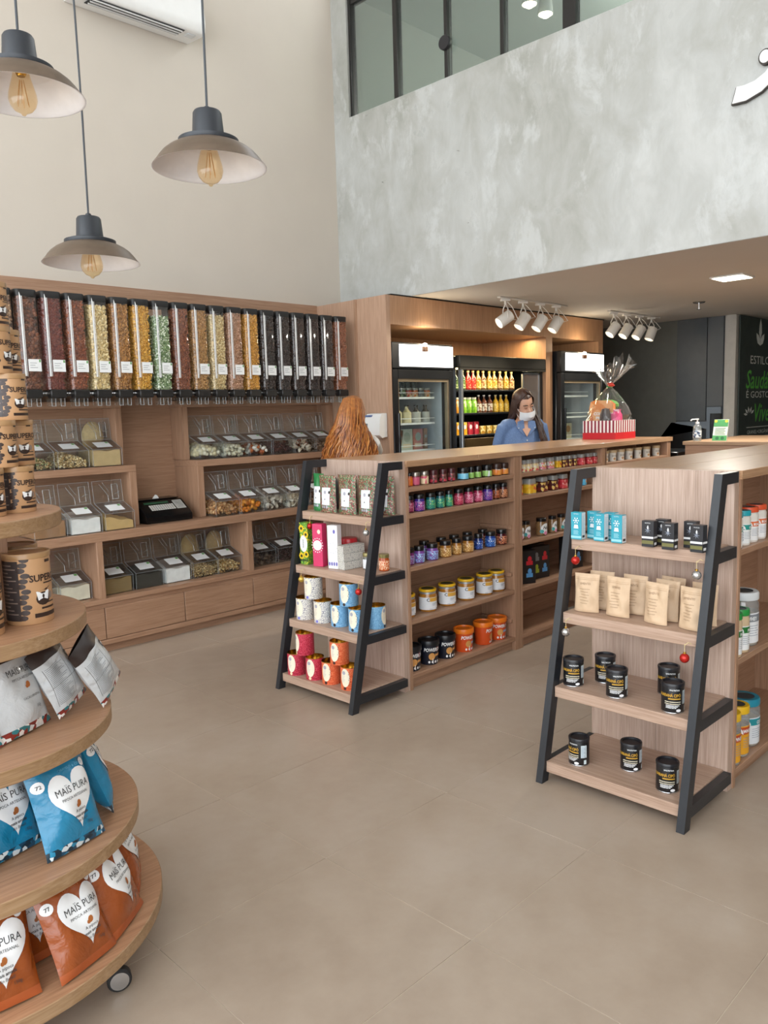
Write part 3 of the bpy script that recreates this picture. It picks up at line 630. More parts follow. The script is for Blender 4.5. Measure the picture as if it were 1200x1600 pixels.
# ---------------------------------------------------------------- weighing scale
t = thing('weighing_scale', 'black label printing scale with white keys on the wall cabinet', 'scale', (3.03, 5.42, .8465))
sp = [(5.30, .850), (5.30, .895), (5.335, .925), (5.45, 1.0), (5.56, 1.005), (5.57, .99), (5.57, .850)]
part('body', MB().prism(sp, lambda y, z, x: (x, y, z), 2.855, 3.235), BLKG, t, 30)
for x in (2.875, 3.19): part('foot', MB().box((x, 5.32, .8465), (x+.025, 5.345, .852)).box((x, 5.53, .8465), (x+.025, 5.555, .852)), BLKG, t)
sn = math.hypot(.115, .075); dy, dz = .115/sn, .075/sn
fs = lambda u, v: (2.855+u, 5.335+v*dy-.002*dz, .925+v*dz+.002*dy)
kp = MB()
for r in range(4):
    for c in range(11): poly_on(kp, fs, rect(.075+.0185*c, .018+.0165*r, .0905+.0185*c, .031+.0165*r), rings=1)
for r in range(5):
    for c in range(5): poly_on(kp, fs, rect(.29+.0135*c, .022+.0185*r, .3015+.0135*c, .036+.0185*r), mat=1, rings=1)
for r in range(1): poly_on(kp, fs, rect(.285, .016, .362, .118), mat=2, rings=1)
kp.v = [(a, b, c+(.0006 if kp.m else 0)) for a, b, c in kp.v]
part('keypad', kp, [plain('key_white', '#d7d7d2', .5), plain('key_grey', '#74777a', .5), plain('key_panel', '#cfcfca', .5)], t)
dp = MB(); poly_on(dp, fs, rect(.05, .095, .25, .118), rings=1); part('display', dp, plain('display_green', '#27543c', .3), t)
part('platter', MB().box((2.87, 5.46, 1.004), (3.22, 5.60, 1.012), .003), BLKG, t)
part('ticket', MB().prism([(3.02, 1.012), (3.045, 1.04), (3.06, 1.035), (3.075, 1.012)], lambda x, z, y: (x, y, z), 5.50, 5.503), PAPER, t)
# wall mounted sanitiser dispenser on the oak return
t = thing('soap_dispenser', 'white wall dispenser on the oak panel by the long-haired woman', 'dispenser', (4.868, 4.885, 1.39))
part('back_plate', MB().box((4.855, 4.80, 1.40), (4.8695, 4.97, 1.60), .004), WHT, t)
bo = MB().prism([(4.856, 1.405), (4.80, 1.395), (4.765, 1.42), (4.775, 1.56), (4.80, 1.60), (4.856, 1.605)], lambda x, z, y: (x, y, z), 4.795, 4.975); part('cover', bo, WHT, t, 50)
part('window', MB().prism([(1.43, 4.975), (1.53, 4.975), (1.53, 4.976)], lambda z, y, x: (x, y, z), 4.80, 4.83), GREY, t)
part('lever', MB().box((4.768, 4.94, 1.43), (4.80, 4.977, 1.52), .005), GREY, t)
part('badge', MB().box((4.775, 4.9, 1.575), (4.795, 4.976, 1.59), .002), plain('blue_ink', '#5b6f9e', .5), t)
# ================================================================ GONDOLAS WITH END RACKS
RSH = wood('oak_rack_shelf_lit', 1, ('#a88c79', '#b69a87', '#c0a694'), .42)  # oak made paler to paint in the daylight on the shelf fronts
def end_rack(y0, y1, lab):
    t = thing('end_rack', lab, 'shelf', (2.98, (y0+y1)/2, 0))
    lx = lambda z: 2.763+.282*z/1.333
    for ya, yb in ((y0, y0+.032), (y1-.032, y1)):
        sd = MB().prism([(lx(0), 0), (lx(0)+.048, 0), (lx(1.333)+.048, 1.29), (3.203, 1.29), (3.203, 1.334), (lx(1.333), 1.334)], lambda x, z, y: (x, y, z), ya, yb)
        p = part('side_frame', sd, BLK, t)
        for z in (1.035, .72, .405, .088):
            part('bar', MB().prism([(lx(z)+.04, z-.045), (3.203, z-.045), (3.203, z), (lx(z)+.04, z)], lambda x, z_, y: (x, y, z_), ya+.001, yb-.001), BLK, t)
    for z in (1.04, .725, .41, .093):
        part('shelf_board', MB().box((lx(z)+.012, y0+.033, z-.048), (3.203, y1-.033, z), .002), RSH, t)
    return t
OAK_LIT = wood('oak_end_panel_lit', 2, ('#ae9585', '#bea697', '#c8b1a3'), .5)  # lit copy of the oak, daylight on the end panels put into its colour
def gondola(nm, lab, Y0, Y1, bays, zs, ymid, seams, sideY):
    t = thing(nm, lab, 'gondola', (4.2, (Y0+Y1)/2, 0))
    w = (Y1-Y0)/4
    for k in range(4): part('end_plank', MB().box((3.205, Y0+.006+w*k*.982+.0003, 0), (3.25, Y0+.006+w*(k+1)*.982-.0003, 1.333), .0006), OAK_LIT, t)
    tb = [Y0-.006]+list(seams[0])+[Y1+.006]; xb = [3.2505]+list(seams[1])+[bays[-1][1]+.07]
    for a, b in zip(tb[:-1], tb[1:]):
        for c, d in zip(xb[:-1], xb[1:]): part('top_board', MB().box((c+.0006, a+.0006, 1.298), (d-.0006, b-.0006, 1.3335), .0018), WTOP, t)
    for k, (a, b) in enumerate(bays):
        part('upright', MB().box((a, Y0, 0), (a+.042, Y1, 1.2975), .0015) if k == 0 and a > 3.26 else MB().box((a-.002+.002, Y0, 0), (a+.022, Y1, 1.2975), .0015), WZ, t)
        part('upright', MB().box((b-.02, Y0, 0), (b+.041, Y1, 1.2975), .0015), WZ, t)
        part('back_board', MB().box((a+.022, ymid-.009, .06), (b-.02, ymid+.009, 1.2975)), WX, t)
        part('plinth', MB().box((a+.022, Y0+.03, 0), (b-.02, Y1-.03, .066)), WX, t)
        for z in zs:
            part('shelf_board', MB().box((a+.0225, Y0+.003, z-.026), (b-.0205, ymid-.0095, z), .0015), WX, t)
        for z in (.83, .515, .2):
            if sideY < 0 and len(zs) > 3:
                part('cleat', MB().box((b-.036, Y0+.02, z-.012), (b-.0205, ymid-.01, z+.012), .001), WX, t)
                part('cleat', MB().box((a+.03, ymid-.018, z-.012), (b-.04, ymid-.0095, z+.012), .001), WX, t)
    return t
end_rack(3.05, 3.72, 'black framed ladder end rack of patterned tins and pouches')
end_rack(1.225, 1.885, 'black framed ladder end rack of black cans and kraft pouches')
gondola('gondola_shelf', 'long oak gondola of spice jars behind the tin rack', 3.072, 3.75, [(3.25, 4.30), (4.345, 5.415), (5.445, 6.49)], (1.182, 1.03, .723, .412, .09), 3.365, ((), (3.9, 4.86)), -1)
gondola('gondola_shelf', 'oak gondola of large supplement jars at the right edge', 1.235, 1.878, [(3.25, 4.36), (4.40, 5.45)], (1.01, .55, .075), 1.56, ((1.565,), (4.39,)), -1)

# ================================================================ PRODUCT KINDS
def jar(r, h, lidc, body, label, neck=.82, lidh=.25, lab=(.08, .62), top=None, seg=20, wide=1.0, mark=None):
    """round jar: body, label band, lid"""
    hl = h*lidh; hb = h-hl
    b = MB().lathe([(0, 0), (r*.9, 0), (r, r*.12), (r, hb*.8), (r*neck, hb*.96), (r*neck, hb)], seg).mesh('jar_body', body)
    l = MB().lathe([(r*1.004, lab[0]*h), (r*1.012, lab[0]*h+.0005), (r*1.012, lab[1]*h-.0005), (r*1.004, lab[1]*h)], seg, closed=False).mesh('label_band', label)
    c = MB().lathe([(0, hb), (r*neck*1.08*wide, hb), (r*neck*1.1*wide, hb+hl*.1), (r*neck*1.1*wide, hb+hl*.88), (r*neck*1.02*wide, hb+hl), (r*neck*.7, hb+hl), (0, hb+hl*.97)], seg).mesh('lid', lidc)
    k = [('jar_body', b, None), ('label_band', l, None), ('lid', c, None)]
    if mark: k.append(('print', mark, 1))
    return k
def amber(name, hexc): return plain('jar_'+name, hexc, .12, 0, .2, 70, coat=.4)
BLID = plain('black_lid', '#17181a', .25); SLID = plain('steel_lid', '#a9a39a', .3, .8)
def badge(r, z0, z1, col, ring=None, half=.45):
    mb = MB(); cyl_patch(mb, r*1.02, -r*half, r*half, z0, z1, 0, .0004)
    return mb.mesh('print', [col], fix=False)
def rowjars(shelf, z, Y, items, kinds, rz=0, cat='jar', grp='jars', name='spice_jar'):
    for k, (X, r, key) in enumerate(items):
        kd, r0, desc = kinds[key]; s = r/r0
        inst(kd, name, (X, Y, z), f'{desc}, {ORD[k]} from left, {shelf}', cat, grp, rz+rnd.uniform(-.25, .25), None, (s, s, 1))
cream = plain('label_cream', '#e6d7b8', .5); pinkl = plain('label_pink', '#c75a78', .5)
K1 = {
 'or': (jar(.022, .076, BLID, amber('orange', '#c05a1e'), plain('label_orange', '#e0711f', .4)), .022, 'small orange label jar with black lid'),
 'pk': (jar(.025, .077, SLID, amber('rose', '#8a3a4a'), pinkl, lidh=.3, neck=.9), .025, 'pink label jar with brown metal lid'),
 'cr': (jar(.025, .077, SLID, amber('tan', '#b4926a'), printed('label_cream_pink', ('#e6cfa8', '#d0506e', '#ecdcc0'), 24), lidh=.3, neck=.9), .025, 'cream and pink label jar with brown metal lid'),
 'mr': (jar(.0235, .079, plain('maroon_lid', '#4a1d20', .3), amber('maroon', '#4d2024'), printed('label_maroon', ('#5c262a', '#c44454', '#7a5148', '#4a1d20'), 60), lidh=.35, neck=.95), .0235, 'maroon jar with red print'),
 'bl': (jar(.034, .075, BLID, amber('cocoa', '#3a2a22'), printed('label_lightblue', ('#78c8e6', '#9ad8ee', '#2b2b2e'), 22), lidh=.4, neck=.93, lab=(.06, .52)), .034, 'light blue label jar with black lid'),
 'gr': (jar(.022, .073, BLID, amber('cocoa', '#3a2a22'), printed('label_leafgreen', ('#8cc25a', '#a6d27a', '#3a3a28'), 30), lidh=.4, neck=.93, lab=(.06, .52)), .022, 'leaf green label jar with black lid'),
 'gw': (jar(.032, .076, BLID, amber('cocoa', '#3a2a22'), printed('label_greenwhite', ('#a2cf74', '#d6e2e4', '#3d4030'), 22), lidh=.4, neck=.93, lab=(.06, .52)), .032, 'green and white label jar with black lid'),
 'og': (jar(.032, .077, plain('brown_lid', '#3a241c', .3), amber('cocoa', '#3a2a22'), printed('label_orangegrey', ('#e0812f', '#ea9a4a', '#d4d0cc', '#40302a'), 24), lidh=.4, neck=.93, lab=(.06, .52)), .032, 'orange label jar with brown lid'),
}
r1 = [(3.336, .0199, 'or'), (3.388, .0247, 'pk'), (3.464, .025, 'cr'), (3.544, .0237, 'mr'), (3.631, .023, 'mr'), (3.708, .0233, 'mr'), (3.82, .0345, 'bl'), (3.9, .0199, 'gr'), (3.966, .0218, 'gr'), (4.059, .0323, 'gw'), (4.16, .0328, 'og'), (4.24, .0297, 'og')]
rowjars('top shelf, near bay', 1.183, 3.125, r1, K1, grp='jars on the top shelf nearest the tin rack')
def leo(nm, cols, sc=85): return lineart('leopard_'+nm, cols[0], cols[1], sc, .09, .3, cols[2] if len(cols) > 2 else None)
K2 = {}
for key, desc, cols in (('p1', 'magenta patterned', ('#c2557a', '#5a1830', '#e9b6c6')), ('pu', 'purple and pink patterned', ('#b65a96', '#3c2a86', '#d9cfe6')), ('g1', 'green patterned', ('#46a878', '#1b5a66', '#b4d478')), ('g2', 'green and yellow patterned', ('#57b27a', '#2a7a6a', '#d6d05c')),
                        ('pr', 'pink and red patterned', ('#d65a72', '#8a1f3a', '#e8a2b2')), ('pp', 'pink patterned', ('#e07a9a', '#9a2448', '#f0c2cf')), ('vi', 'violet patterned', ('#9a62a8', '#43268a', '#d8a8b4')), ('br', 'brown and orange patterned', ('#c96a42', '#3a1c16', '#e6b08a')), ('le', 'orange leopard patterned', ('#e2a274', '#54201a', '#d67a4a'))):
    K2[key] = (jar(.03, .098, BLID, amber('spice_'+key, cols[1]), leo(key, cols), neck=.86, lidh=.26, lab=(.06, .58)), .03, desc+' jar with black lid')
r2 = [(3.336, .0261, 'p1'), (3.42, .0327, 'pu'), (3.519, .03, 'g1'), (3.605, .0288, 'g1'), (3.688, .0243, 'g2'), (3.779, .0312, 'pr'), (3.877, .0299, 'pp'), (3.971, .0303, 'pp'), (4.07, .0325, 'vi'), (4.158, .026, 'br'), (4.235, .0298, 'le')]
rowjars('second shelf, near bay', 1.031, 3.13, r2, K2, grp='jars on the second shelf nearest the tin rack')
K3 = {}
for key, desc, cols in (('pb', 'pink and blue patterned', ('#a88fc8', '#7a2f6a', '#8cc4e6')), ('lb', 'lilac and sky blue patterned', ('#8fb2e0', '#7a4a9a', '#b6def2')), ('tn', 'tan patterned', ('#dcb676', '#a06a2c', '#ecd6a6')), ('db', 'dark blue patterned', ('#3d64b8', '#1a2a66', '#c6d8f0')), ('wb', 'blue and white patterned', ('#4f86d2', '#1f3f8c', '#eef2f6')), ('ob', 'orange and maroon patterned', ('#d88a62', '#4a1820', '#e8b896'))):
    K3[key] = (jar(.035, .1, BLID, amber('seas_'+key, cols[1]), leo(key, cols, 70), neck=.84, lidh=.28, lab=(.06, .56)), .035, desc+' jar with black lid')
r3_ = [(3.333, .031, 'pb'), (3.42, .033, 'lb'), (3.536, .0368, 'lb'), (3.657, .0374, 'tn'), (3.764, .0314, 'tn'), (3.874, .0369, 'tn'), (3.982, .0289, 'db'), (4.105, .0364, 'wb'), (4.225, .037, 'ob')]
rowjars('front row, third shelf', .724, 3.14, r3_, K3, grp='jars on the middle shelf nearest the tin rack')
rowjars('back row, third shelf', .724, 3.245, [(3.58, .033, 'lb'), (3.74, .034, 'tn'), (3.865, .034, 'tn'), (4.0, .034, 'db'), (4.16, .034, 'ob')], K3, grp='back row jars on the middle shelf nearest the tin rack')
# honey-coloured jars with yellow lids
def bigjar():
    r, h = .054, .135
    b = MB().lathe([(0, 0), (r*.92, 0), (r, .006), (r, .095), (r*.93, .105), (r*.88, .112)], 28).mesh('jar_body', amber('peanut', '#a8722e'))
    n = MB().lathe([(r*.9, .105), (r*.93, .107), (r*.93, .118), (r*.9, .119)], 28, closed=False).mesh('neck_band', plain('silver_band', '#b9bcbf', .3, .6))
    ll_ = MB().lathe([(r*1.003, .012), (r*1.012, .0125), (r*1.012, .0865), (r*1.003, .087)], 28, closed=False).mesh('label_band', plain('label_white', '#e3e6ea', .45))
    pr = MB(); cyl_patch(pr, r*1.014, -.045, .06, .062, .085, 0, .0005); cyl_patch(pr, r*1.014, -.048, -.028, .058, .087, 1, .0009)
    text_on(pr, cyl(r*1.014, .0012), 'C', .026, -.038, .064, 2, bold=.03)
    for k in range(3): cyl_patch(pr, r*1.014, -.012, .022-.006*k, .05-.006*k, .052-.006*k, 3, .0006)
    cyl_patch(pr, r*1.014, .02, .045, .016, .02, 2, .0006); cyl_patch(pr, r*1.014, -.03, -.012, .016, .018, 3, .0006)
    p = pr.mesh('print', [plain('print_amber', '#d8a545', .4), plain('label_white', '#e3e6ea', .45), plain('print_brown', '#2f2a22', .5), plain('print_grey', '#8a97a8', .5)], fix=False)
    l = MB().lathe([(r*.9, .119), (r*.97, .12), (r, .123), (r, .131), (r*.95, .135), (r*.74, .135)], 28, closed=False).mesh('lid', plain('yellow_lid', '#e3b41e', .35))
    l2 = MB().lathe([(r*.74, .1348), (r*.7, .1335), (0, .1335)], 28, closed=False).mesh('lid_centre', plain('lid_dark_green', '#37381f', .4))
    return [('jar_body', b, None), ('neck_band', n, None), ('label_band', ll_, None), ('print', p, 2), ('lid', l, None), ('lid_centre', l2, 4)]
BJ = bigjar()
for k, X in enumerate((3.335, 3.52, 3.70, 3.885, 4.075, 4.205)):
    inst(BJ, 'nut_butter_jar', (X, 3.17, .4125), f'large jar with a yellow lid and white label, {ORD[k]} from the left', 'jar', 'yellow lid jars', rnd.uniform(-.3, -.1), None, (1, 1, 1) if k else (.95, .95, 1))
def tub(body, lidm, dark):
    r, h = .060, .148
    b = MB().lathe([(0, 0), (r*.88, 0), (r*.9, .003), (r*.985, h*.84), (0, h*.84)], 28).mesh('tub_body', body)
    l = MB().lathe([(r*1.0, h*.80), (r*1.09, h*.80), (r*1.1, h*.83), (r*1.1, h*.97), (r*1.06, h), (r*.93, h), (r*.9, h*.94), (0, h*.94)], 28, closed=False).mesh('lid', lidm)
    pr = MB(); f = lambda u, v: ((r*(.9+.1*v/h)+.0012)*math.sin(u/r), -(r*(.9+.1*v/h)+.0012)*math.cos(u/r), v)
    text_on(pr, f, 'POWER', .030, -.022, .083, 0, bold=.03, shear=.2, sx=.82); text_on(pr, f, '1', .036, .022, .082, 1, bold=.04, shear=.2); text_on(pr, f, 'ONE', .030, .046, .083, 0, bold=.03, shear=.2, sx=.8)
    poly_on(pr, f, circ(-.012, .052, .022, .022), 2, 3); poly_on(pr, f, rect(.012, .048, .055, .066), 3 if not dark else 2, 3)
    for k in range(4): poly_on(pr, f, circ(-.03+.022*k, .018, .007, .008, 10), 0, 1)
    poly_on(pr, f, [(-.004, .006), (.0, .006), (-.004, .04), (-.009, .04)], 0, 2)
    p = pr.mesh('print', [PAPER, plain('print_red', '#c22a34', .4), plain('print_biscuit', '#d59a56', .4), plain('print_skyblue', '#8fc0e8', .4)], fix=False)
    return [('tub_body', b, None), ('lid', l, None), ('print', p, 0)]
TD = tub(plain('tub_navy', '#191d2b', .35), plain('tub_black_lid', '#14161b', .35), True); TO = tub(plain('tub_orange', '#d8521f', .35), plain('tub_orange_lid', '#ea7a1c', .35), False)
for k, (X, kd) in enumerate(((3.345, TD), (3.505, TD), (3.66, TD), (3.84, TO), (4.04, TO), (4.192, TO))):
    inst(kd, 'peanut_butter_tub', (X, 3.158, .0905), (f'black lidded navy tub, {ORD[k]} from the left on the bottom shelf' if k < 3 else f'orange tub with orange lid, {ORD[k-3]} orange one from the left'), 'tub', 'tubs on the bottom shelf', (-.25, -.3, -.2, -.1, .5, -.35)[k])
# bay two
def sqjar(nm, labcols, lidc='#9a9b98', body='#b8a68c', sc=60):
    w, h = .025, .08; rr = [rrect(2*w, 2*w, .008, 3)]
    b = MB().loft([[(x, y, z) for x, y in rr[0]] for z in (0, .056)]).mesh('jar_body', amber('sq_'+nm, body))
    l = MB().loft([[(x*1.012, y*1.012, z) for x, y in rr[0]] for z in (.004, .05)], cap=False).mesh('label_band', printed('label_sq_'+nm, labcols, sc, .4))
    c = MB().loft([[(x*k, y*k, z) for x, y in rr[0]] for z, k in ((.056, .96), (.076, .96), (.08, .9))]).mesh('lid', plain('lid_'+lidc[1:], lidc, .35))
    return [('jar_body', b, None), ('label_band', l, None), ('lid', c, None)]
K4 = {'cr': (sqjar('cream', ('#efe4c8', '#d85a5a', '#e9d49a', '#efe9dc')), .025, 'cream label square jar with grey lid'), 'wp': (sqjar('whitepink', ('#f0eae2', '#e08a96', '#d8a05a')), .025, 'white and pink label square jar with grey lid'), 'ye': (sqjar('yellow', ('#f0c63a', '#e8b022', '#d86a3a'), sc=45), .025, 'yellow label square jar with grey lid'),
      'bn': (sqjar('brown', ('#5a2624', '#7a3028', '#e2bf6a', '#4a1e1c'), body='#4a2420'), .025, 'dark brown label square jar with grey lid'), 'rd': (sqjar('red', ('#c8303a', '#d8484e', '#e89a96'), body='#8a2a2a'), .025, 'red label square jar with grey lid'), 'oj': (sqjar('orange', ('#e8842a', '#d84a2a', '#f0c23a'), body='#b8642a'), .025, 'orange label square jar with grey lid')}
r4 = [(4.40, .0228, 'cr'), (4.455, .023, 'cr'), (4.53, .0255, 'cr'), (4.62, .025, 'wp'), (4.72, .0252, 'wp'), (4.815, .0241, 'ye'), (4.905, .0244, 'bn'), (4.98, .0217, 'bn'), (5.05, .019, 'bn'), (5.14, .0275, 'rd'), (5.245, .0254, 'rd'), (5.322, .0242, 'rd')]
r4 = [(a*1.0+(.055 if a < 4.9 else .04), b, c) for a, b, c in r4]
rowjars('top shelf, middle bay', 1.183, 3.125, r4, K4, grp='square jars on the top shelf', name='square_jar')
K5 = {k: ([(n, m, q) for n, m, q in v[0]], v[1], v[2]) for k, v in K4.items()}
for k, (X, r, key, d) in enumerate(((4.41, .026, 'oj', 'orange'), (4.53, .0411, 'ye', 'big yellow label'), (4.685, .0349, 'bn', 'maroon label'), (4.82, .0326, 'bn', 'second maroon label'), (4.945, .0331, 'rd', 'bright red label'))):
    inst(K4[key][0], 'square_jar', (X, 3.135, 1.031), f'{d} jar with grey lid on the second shelf of the middle bay', 'jar', 'larger jars on the second shelf of the middle bay', 0, None, (r/.025, r/.025, 1.28))
inst(jar(.03, .065, BLID, amber('sky', '#4a8ab8'), printed('label_sky', ('#4fb0e0', '#6cc4ea', '#d89a5a'), 45), lab=(.05, .7), lidh=.2), 'spice_jar', (5.215, 3.13, 1.031), 'small sky blue jar glimpsed through the black rack frame', 'jar')
def nutjar():
    r, h = .036, .122
    k = jar(r, h, BLID, amber('nuts', '#8a6a48'), plain('jar_glass_strip', '#7a5c40', .2), neck=.84, lidh=.2, lab=(.02, .04))
    pr = MB(); f = cyl(r, .0012); poly_on(pr, f, circ(.004, .048, .036, .038), 0, 4); poly_on(pr, cyl(r, .0018), circ(-.026, .03, .013), 1, 2); poly_on(pr, cyl(r, .0018), circ(.0, .018, .013), 2, 2)
    text_on(pr, cyl(r, .0024), 'Nuts', .028, .008, .046, 3, shear=.3, bold=.02)
    return k+[('print', pr.mesh('print', [PAPER, plain('print_teal', '#4aa6a6', .4), plain('print_pinkdot', '#e492b4', .4), plain('print_black', '#17181a', .4)], fix=False), 0)]
NJ = nutjar()
for k, (X, r) in enumerate(((4.425, .0328), (4.505, .0304), (4.69, .0394), (4.83, .031), (4.945, .031))):
    inst(NJ, 'nut_jar', (X, 3.14, .724), f'nut jar with a round white badge, {ORD[k]} from the left in the middle bay', 'jar', 'nut jars in the middle bay', -.35+.1*k, None, (r/.036, r/.036, 1))
def teabox():
    w, d, h = .185, .06, .23
    b = MB().box((-w/2, -d/2, 0), (w/2, d/2, h), .002).mesh('box', plain('box_black', '#1d1c1e', .45))
    f = lambda u, v: (u, -d/2-.0008, v); out = [('box', b, None)]
    for u, v, m in ((-.042, .135, plain('print_silver', '#7d7f82', .4)), (.042, .135, plain('print_red', '#c22a34', .4)), (-.042, .05, plain('print_lime', '#a8b83a', .4)), (.042, .05, plain('print_blue', '#5a9ad2', .4))):
        pr = MB(); poly_on(pr, f, rect(u-.026, v-.006, u+.026, v+.022), 0, 1); poly_on(pr, f, circ(u+.002, v+.036, .016, .02, 14), 0, 1); out.append(('icon', pr.mesh('icon', m, fix=False), 0))
    return out
TB = teabox()
for k, (X, Y, rz, d) in enumerate(((4.475, 3.155, -.4, 'nearest the tin rack'), (4.70, 3.18, -.15, 'in the middle'), (4.75, 3.255, -.1, 'behind the middle one'), (5.14, 3.18, -.1, 'behind the red bauble'))):
    inst(TB, 'tea_box', (X, Y, .4125), f'black box with coloured icons in the middle bay, {d}', 'box', 'black icon boxes', rz, None, (1, 1, 1) if k < 3 else (1.15, 1, 1.15))
def cup():
    r, h = .032, .085
    b = MB().lathe([(0, 0), (r*.86, 0), (r*.98, h*.78), (0, h*.78)], 22).mesh('cup_body', plain('cup_white', '#e6e2d8', .45))
    l = MB().lathe([(r*.98, h*.76), (r*1.08, h*.76), (r*1.08, h*.96), (r*1.02, h), (0, h)], 22).mesh('lid', plain('cup_lid_beige', '#cfb58a', .5))
    pr = MB(); f = lambda u, v: ((r*(.86+.12*v/h/.78)+.0008)*math.sin(u/r), -(r*(.86+.12*v/h/.78)+.0008)*math.cos(u/r), v)
    poly_on(pr, f, rect(-.022, .03, .022, .05), 0, 3); poly_on(pr, f, circ(.002, .018, .012, .01, 12), 1, 1)
    return [('cup_body', b, None), ('lid', l, None), ('print', pr.mesh('print', [plain('print_lightgrey', '#b9b4aa', .5), plain('print_tan', '#c49a6a', .5)], fix=False), 0)]
CP = cup()
for k, X in enumerate((5.535, 5.655, 5.78, 5.915, 6.06, 6.21, 6.38)):
    inst(CP, 'paper_cup', (X, 3.13, 1.183), f'white tub with beige lid, {ORD[k]} of seven under the gift basket', 'tub', 'white tubs under the gift basket', rnd.uniform(-.5, .1))

# ================================================================ PRODUCTS ON THE TIN RACK (near end of the long gondola)
def tin(nm, ground, ink, extra, lab='#efe6cf', dots=None):
    r, h = .0535, .130
    b = MB().lathe([(0, 0), (r*.985, 0), (r, .002), (r, h-.004)], 32, closed=False)
    b.f.append(tuple(range(32))[::-1]); b.m.append(0)
    b = b.mesh('tin_body', lineart('tin_'+nm, ground, ink, 95, .05, .4, extra))
    l = MB().lathe([(r, h-.004), (r*1.015, h-.003), (r*1.015, h), (r*.965, h), (r*.955, h-.028), (0, h-.028)], 32, closed=False).mesh('gold_lid', GOLD)
    pr = MB(); f = cyl(r, .0008); poly_on(pr, f, circ(-.006, .072, .027, .052, 24), 0, 4)
    f2 = cyl(r, .0014)
    poly_on(pr, f2, circ(-.012, .10, .010, .011, 12), 1, 1)
    for k in range(6): poly_on(pr, f2, rect(-.022, .082-.007*k, -.004-.004*(k % 3), .0835-.007*k), 1, 1)
    poly_on(pr, f, circ(-.008, .012, .009, .009, 12), 2, 1)
    if dots:
        for k in range(9): poly_on(pr, f2, circ(.016+.004*(k % 3), .03+.0105*k, .0022, .0022, 6), 3, 1)
    return [('tin_body', b, None), ('gold_lid', l, None), ('print', pr.mesh('print', [plain('label_ivory', lab, .5), plain('print_lilacgrey', '#a9a9b4', .5), plain('print_dot_'+nm, {'white': '#7c7ed0', 'blue': '#2b1d1c', 'red': '#f0d7b0', 'orange': '#40201a'}[nm], .5), plain('print_black', '#17181a', .4)], fix=False), 0)]
TW = tin('white', '#e7e4dc', '#74748a', None); TBl = tin('blue', '#7fb4da', '#5d93c2', '#8fc0e2', dots=1); TR = tin('red', '#b8233f', '#d85f72', '#a81d3a'); TOr = tin('orange', '#e0643c', '#ee9064', '#d95a34', dots=1)
t1, t2 = .4105, .0935
for kd, X, Y, z, rz, d in ((TW, 2.93, 3.615, t1, -1.35, 'white patterned tin, left one standing on the third rack shelf'), (TW, 2.945, 3.472, t1, -1.3, 'white patterned tin beside the blue tins on the third rack shelf'), (TW, 2.945, 3.55, t1+.1303, -1.3, 'white patterned tin stacked on two white tins'),
                        (TBl, 2.955, 3.335, t1, -1.25, 'blue patterned tin next to the white tins'), (TBl, 2.945, 3.175, t1, -1.25, 'blue patterned tin half behind the black rack leg'), (TBl, 2.955, 3.255, t1+.1303, -1.15, 'blue patterned tin stacked on two blue tins'),
                        (TR, 2.85, 3.618, t2, -1.2, 'red patterned tin at the left of the bottom rack shelf'), (TR, 2.865, 3.468, t2, -1.15, 'red patterned tin beside the orange tins below'), (TR, 2.865, 3.55, t2+.1303, -1.75, 'red patterned tin stacked on two red tins'),
                        (TOr, 2.875, 3.338, t2, -1.2, 'orange patterned tin next to the red tins'), (TOr, 2.88, 3.185, t2, -1.2, 'orange patterned tin half behind the black rack leg'), (TOr, 2.875, 3.262, t2+.1303, -1.2, 'orange patterned tin stacked on two orange tins')):
    inst(kd, 'tea_tin', (X, Y, z), d, 'tin', 'patterned tins on the end rack', rz)
inst(tin('blue', '#7fb4da', '#5d93c2', None), 'tea_tin', (3.052, 3.14, t1), 'teal tin far back on the third rack shelf behind the leg', 'tin', 'patterned tins on the end rack', .4)
# boxes and jars, second rack shelf
def carton(w, d, h, body, draw=None, mats=(), side=None):
    b = MB().box((-w/2, -d/2, 0), (w/2, d/2, h), .0012).mesh('carton', body); k = [('carton', b, None)]
    for dw in (draw if isinstance(draw, tuple) else (draw,)) if draw else ():
        pr = MB(); dw(pr, lambda u, v: (u, -d/2-.0008, v)); k.append(('print', pr.mesh('print', list(mats), fix=False), 0))
    if side:
        pr = MB(); side(pr, lambda u, v: (w/2+.0008, u, v)); k.append(('side_print', pr.mesh('side_print', list(mats), fix=False), 0))
    return k
def d_sun(pr, f):
    poly_on(pr, f, circ(.0, .125, .03, .05), 0, 2)
    for u, v in ((-.015, .215), (.02, .18), (-.02, .05), (.018, .062)):
        for q in range(8): poly_on(pr, f, circ(u+.014*math.cos(q*.785), v+.014*math.sin(q*.785), .007, .007, 8), 1, 1)
        poly_on(pr, lambda a, b: (f(a, b)[0], f(a, b)[1]-.0005, b), circ(u, v, .009, .009, 10), 2, 1)
    for k in range(4): poly_on(pr, f, circ(-.022+.015*k, .025, .006, .009, 8), 2, 1)
    text_on(pr, lambda a, b: (f(a, b)[0], f(a, b)[1]-.001, b), 'sunset', .02, .002, .10, 2, rot=1.57, align='LEFT')
def d_ring(pr, f):
    poly_on(pr, f, circ(0, .125, .030, .030), 0, 2)
    for k in range(16):
        a = k*.3927; poly_on(pr, f, circ(.037*math.cos(a), .125+.041*math.sin(a), .0035, .0035, 6), 0, 1)
d_pink = (d_ring, lambda pr, f: poly_on(pr, f, circ(.012, .205, .011, .013, 12), 1, 1))
def d_wreath(pr, f):
    for k in range(9): a = k*.7; poly_on(pr, f, circ(.026*math.cos(a), .12+.03*math.sin(a), .004, .003, 8), 1, 1)
def d_marks(pr, f):
    for k in range(4): poly_on(pr, f, circ(-.024+.016*k, .028, .006, .012, 10), 2, 1)
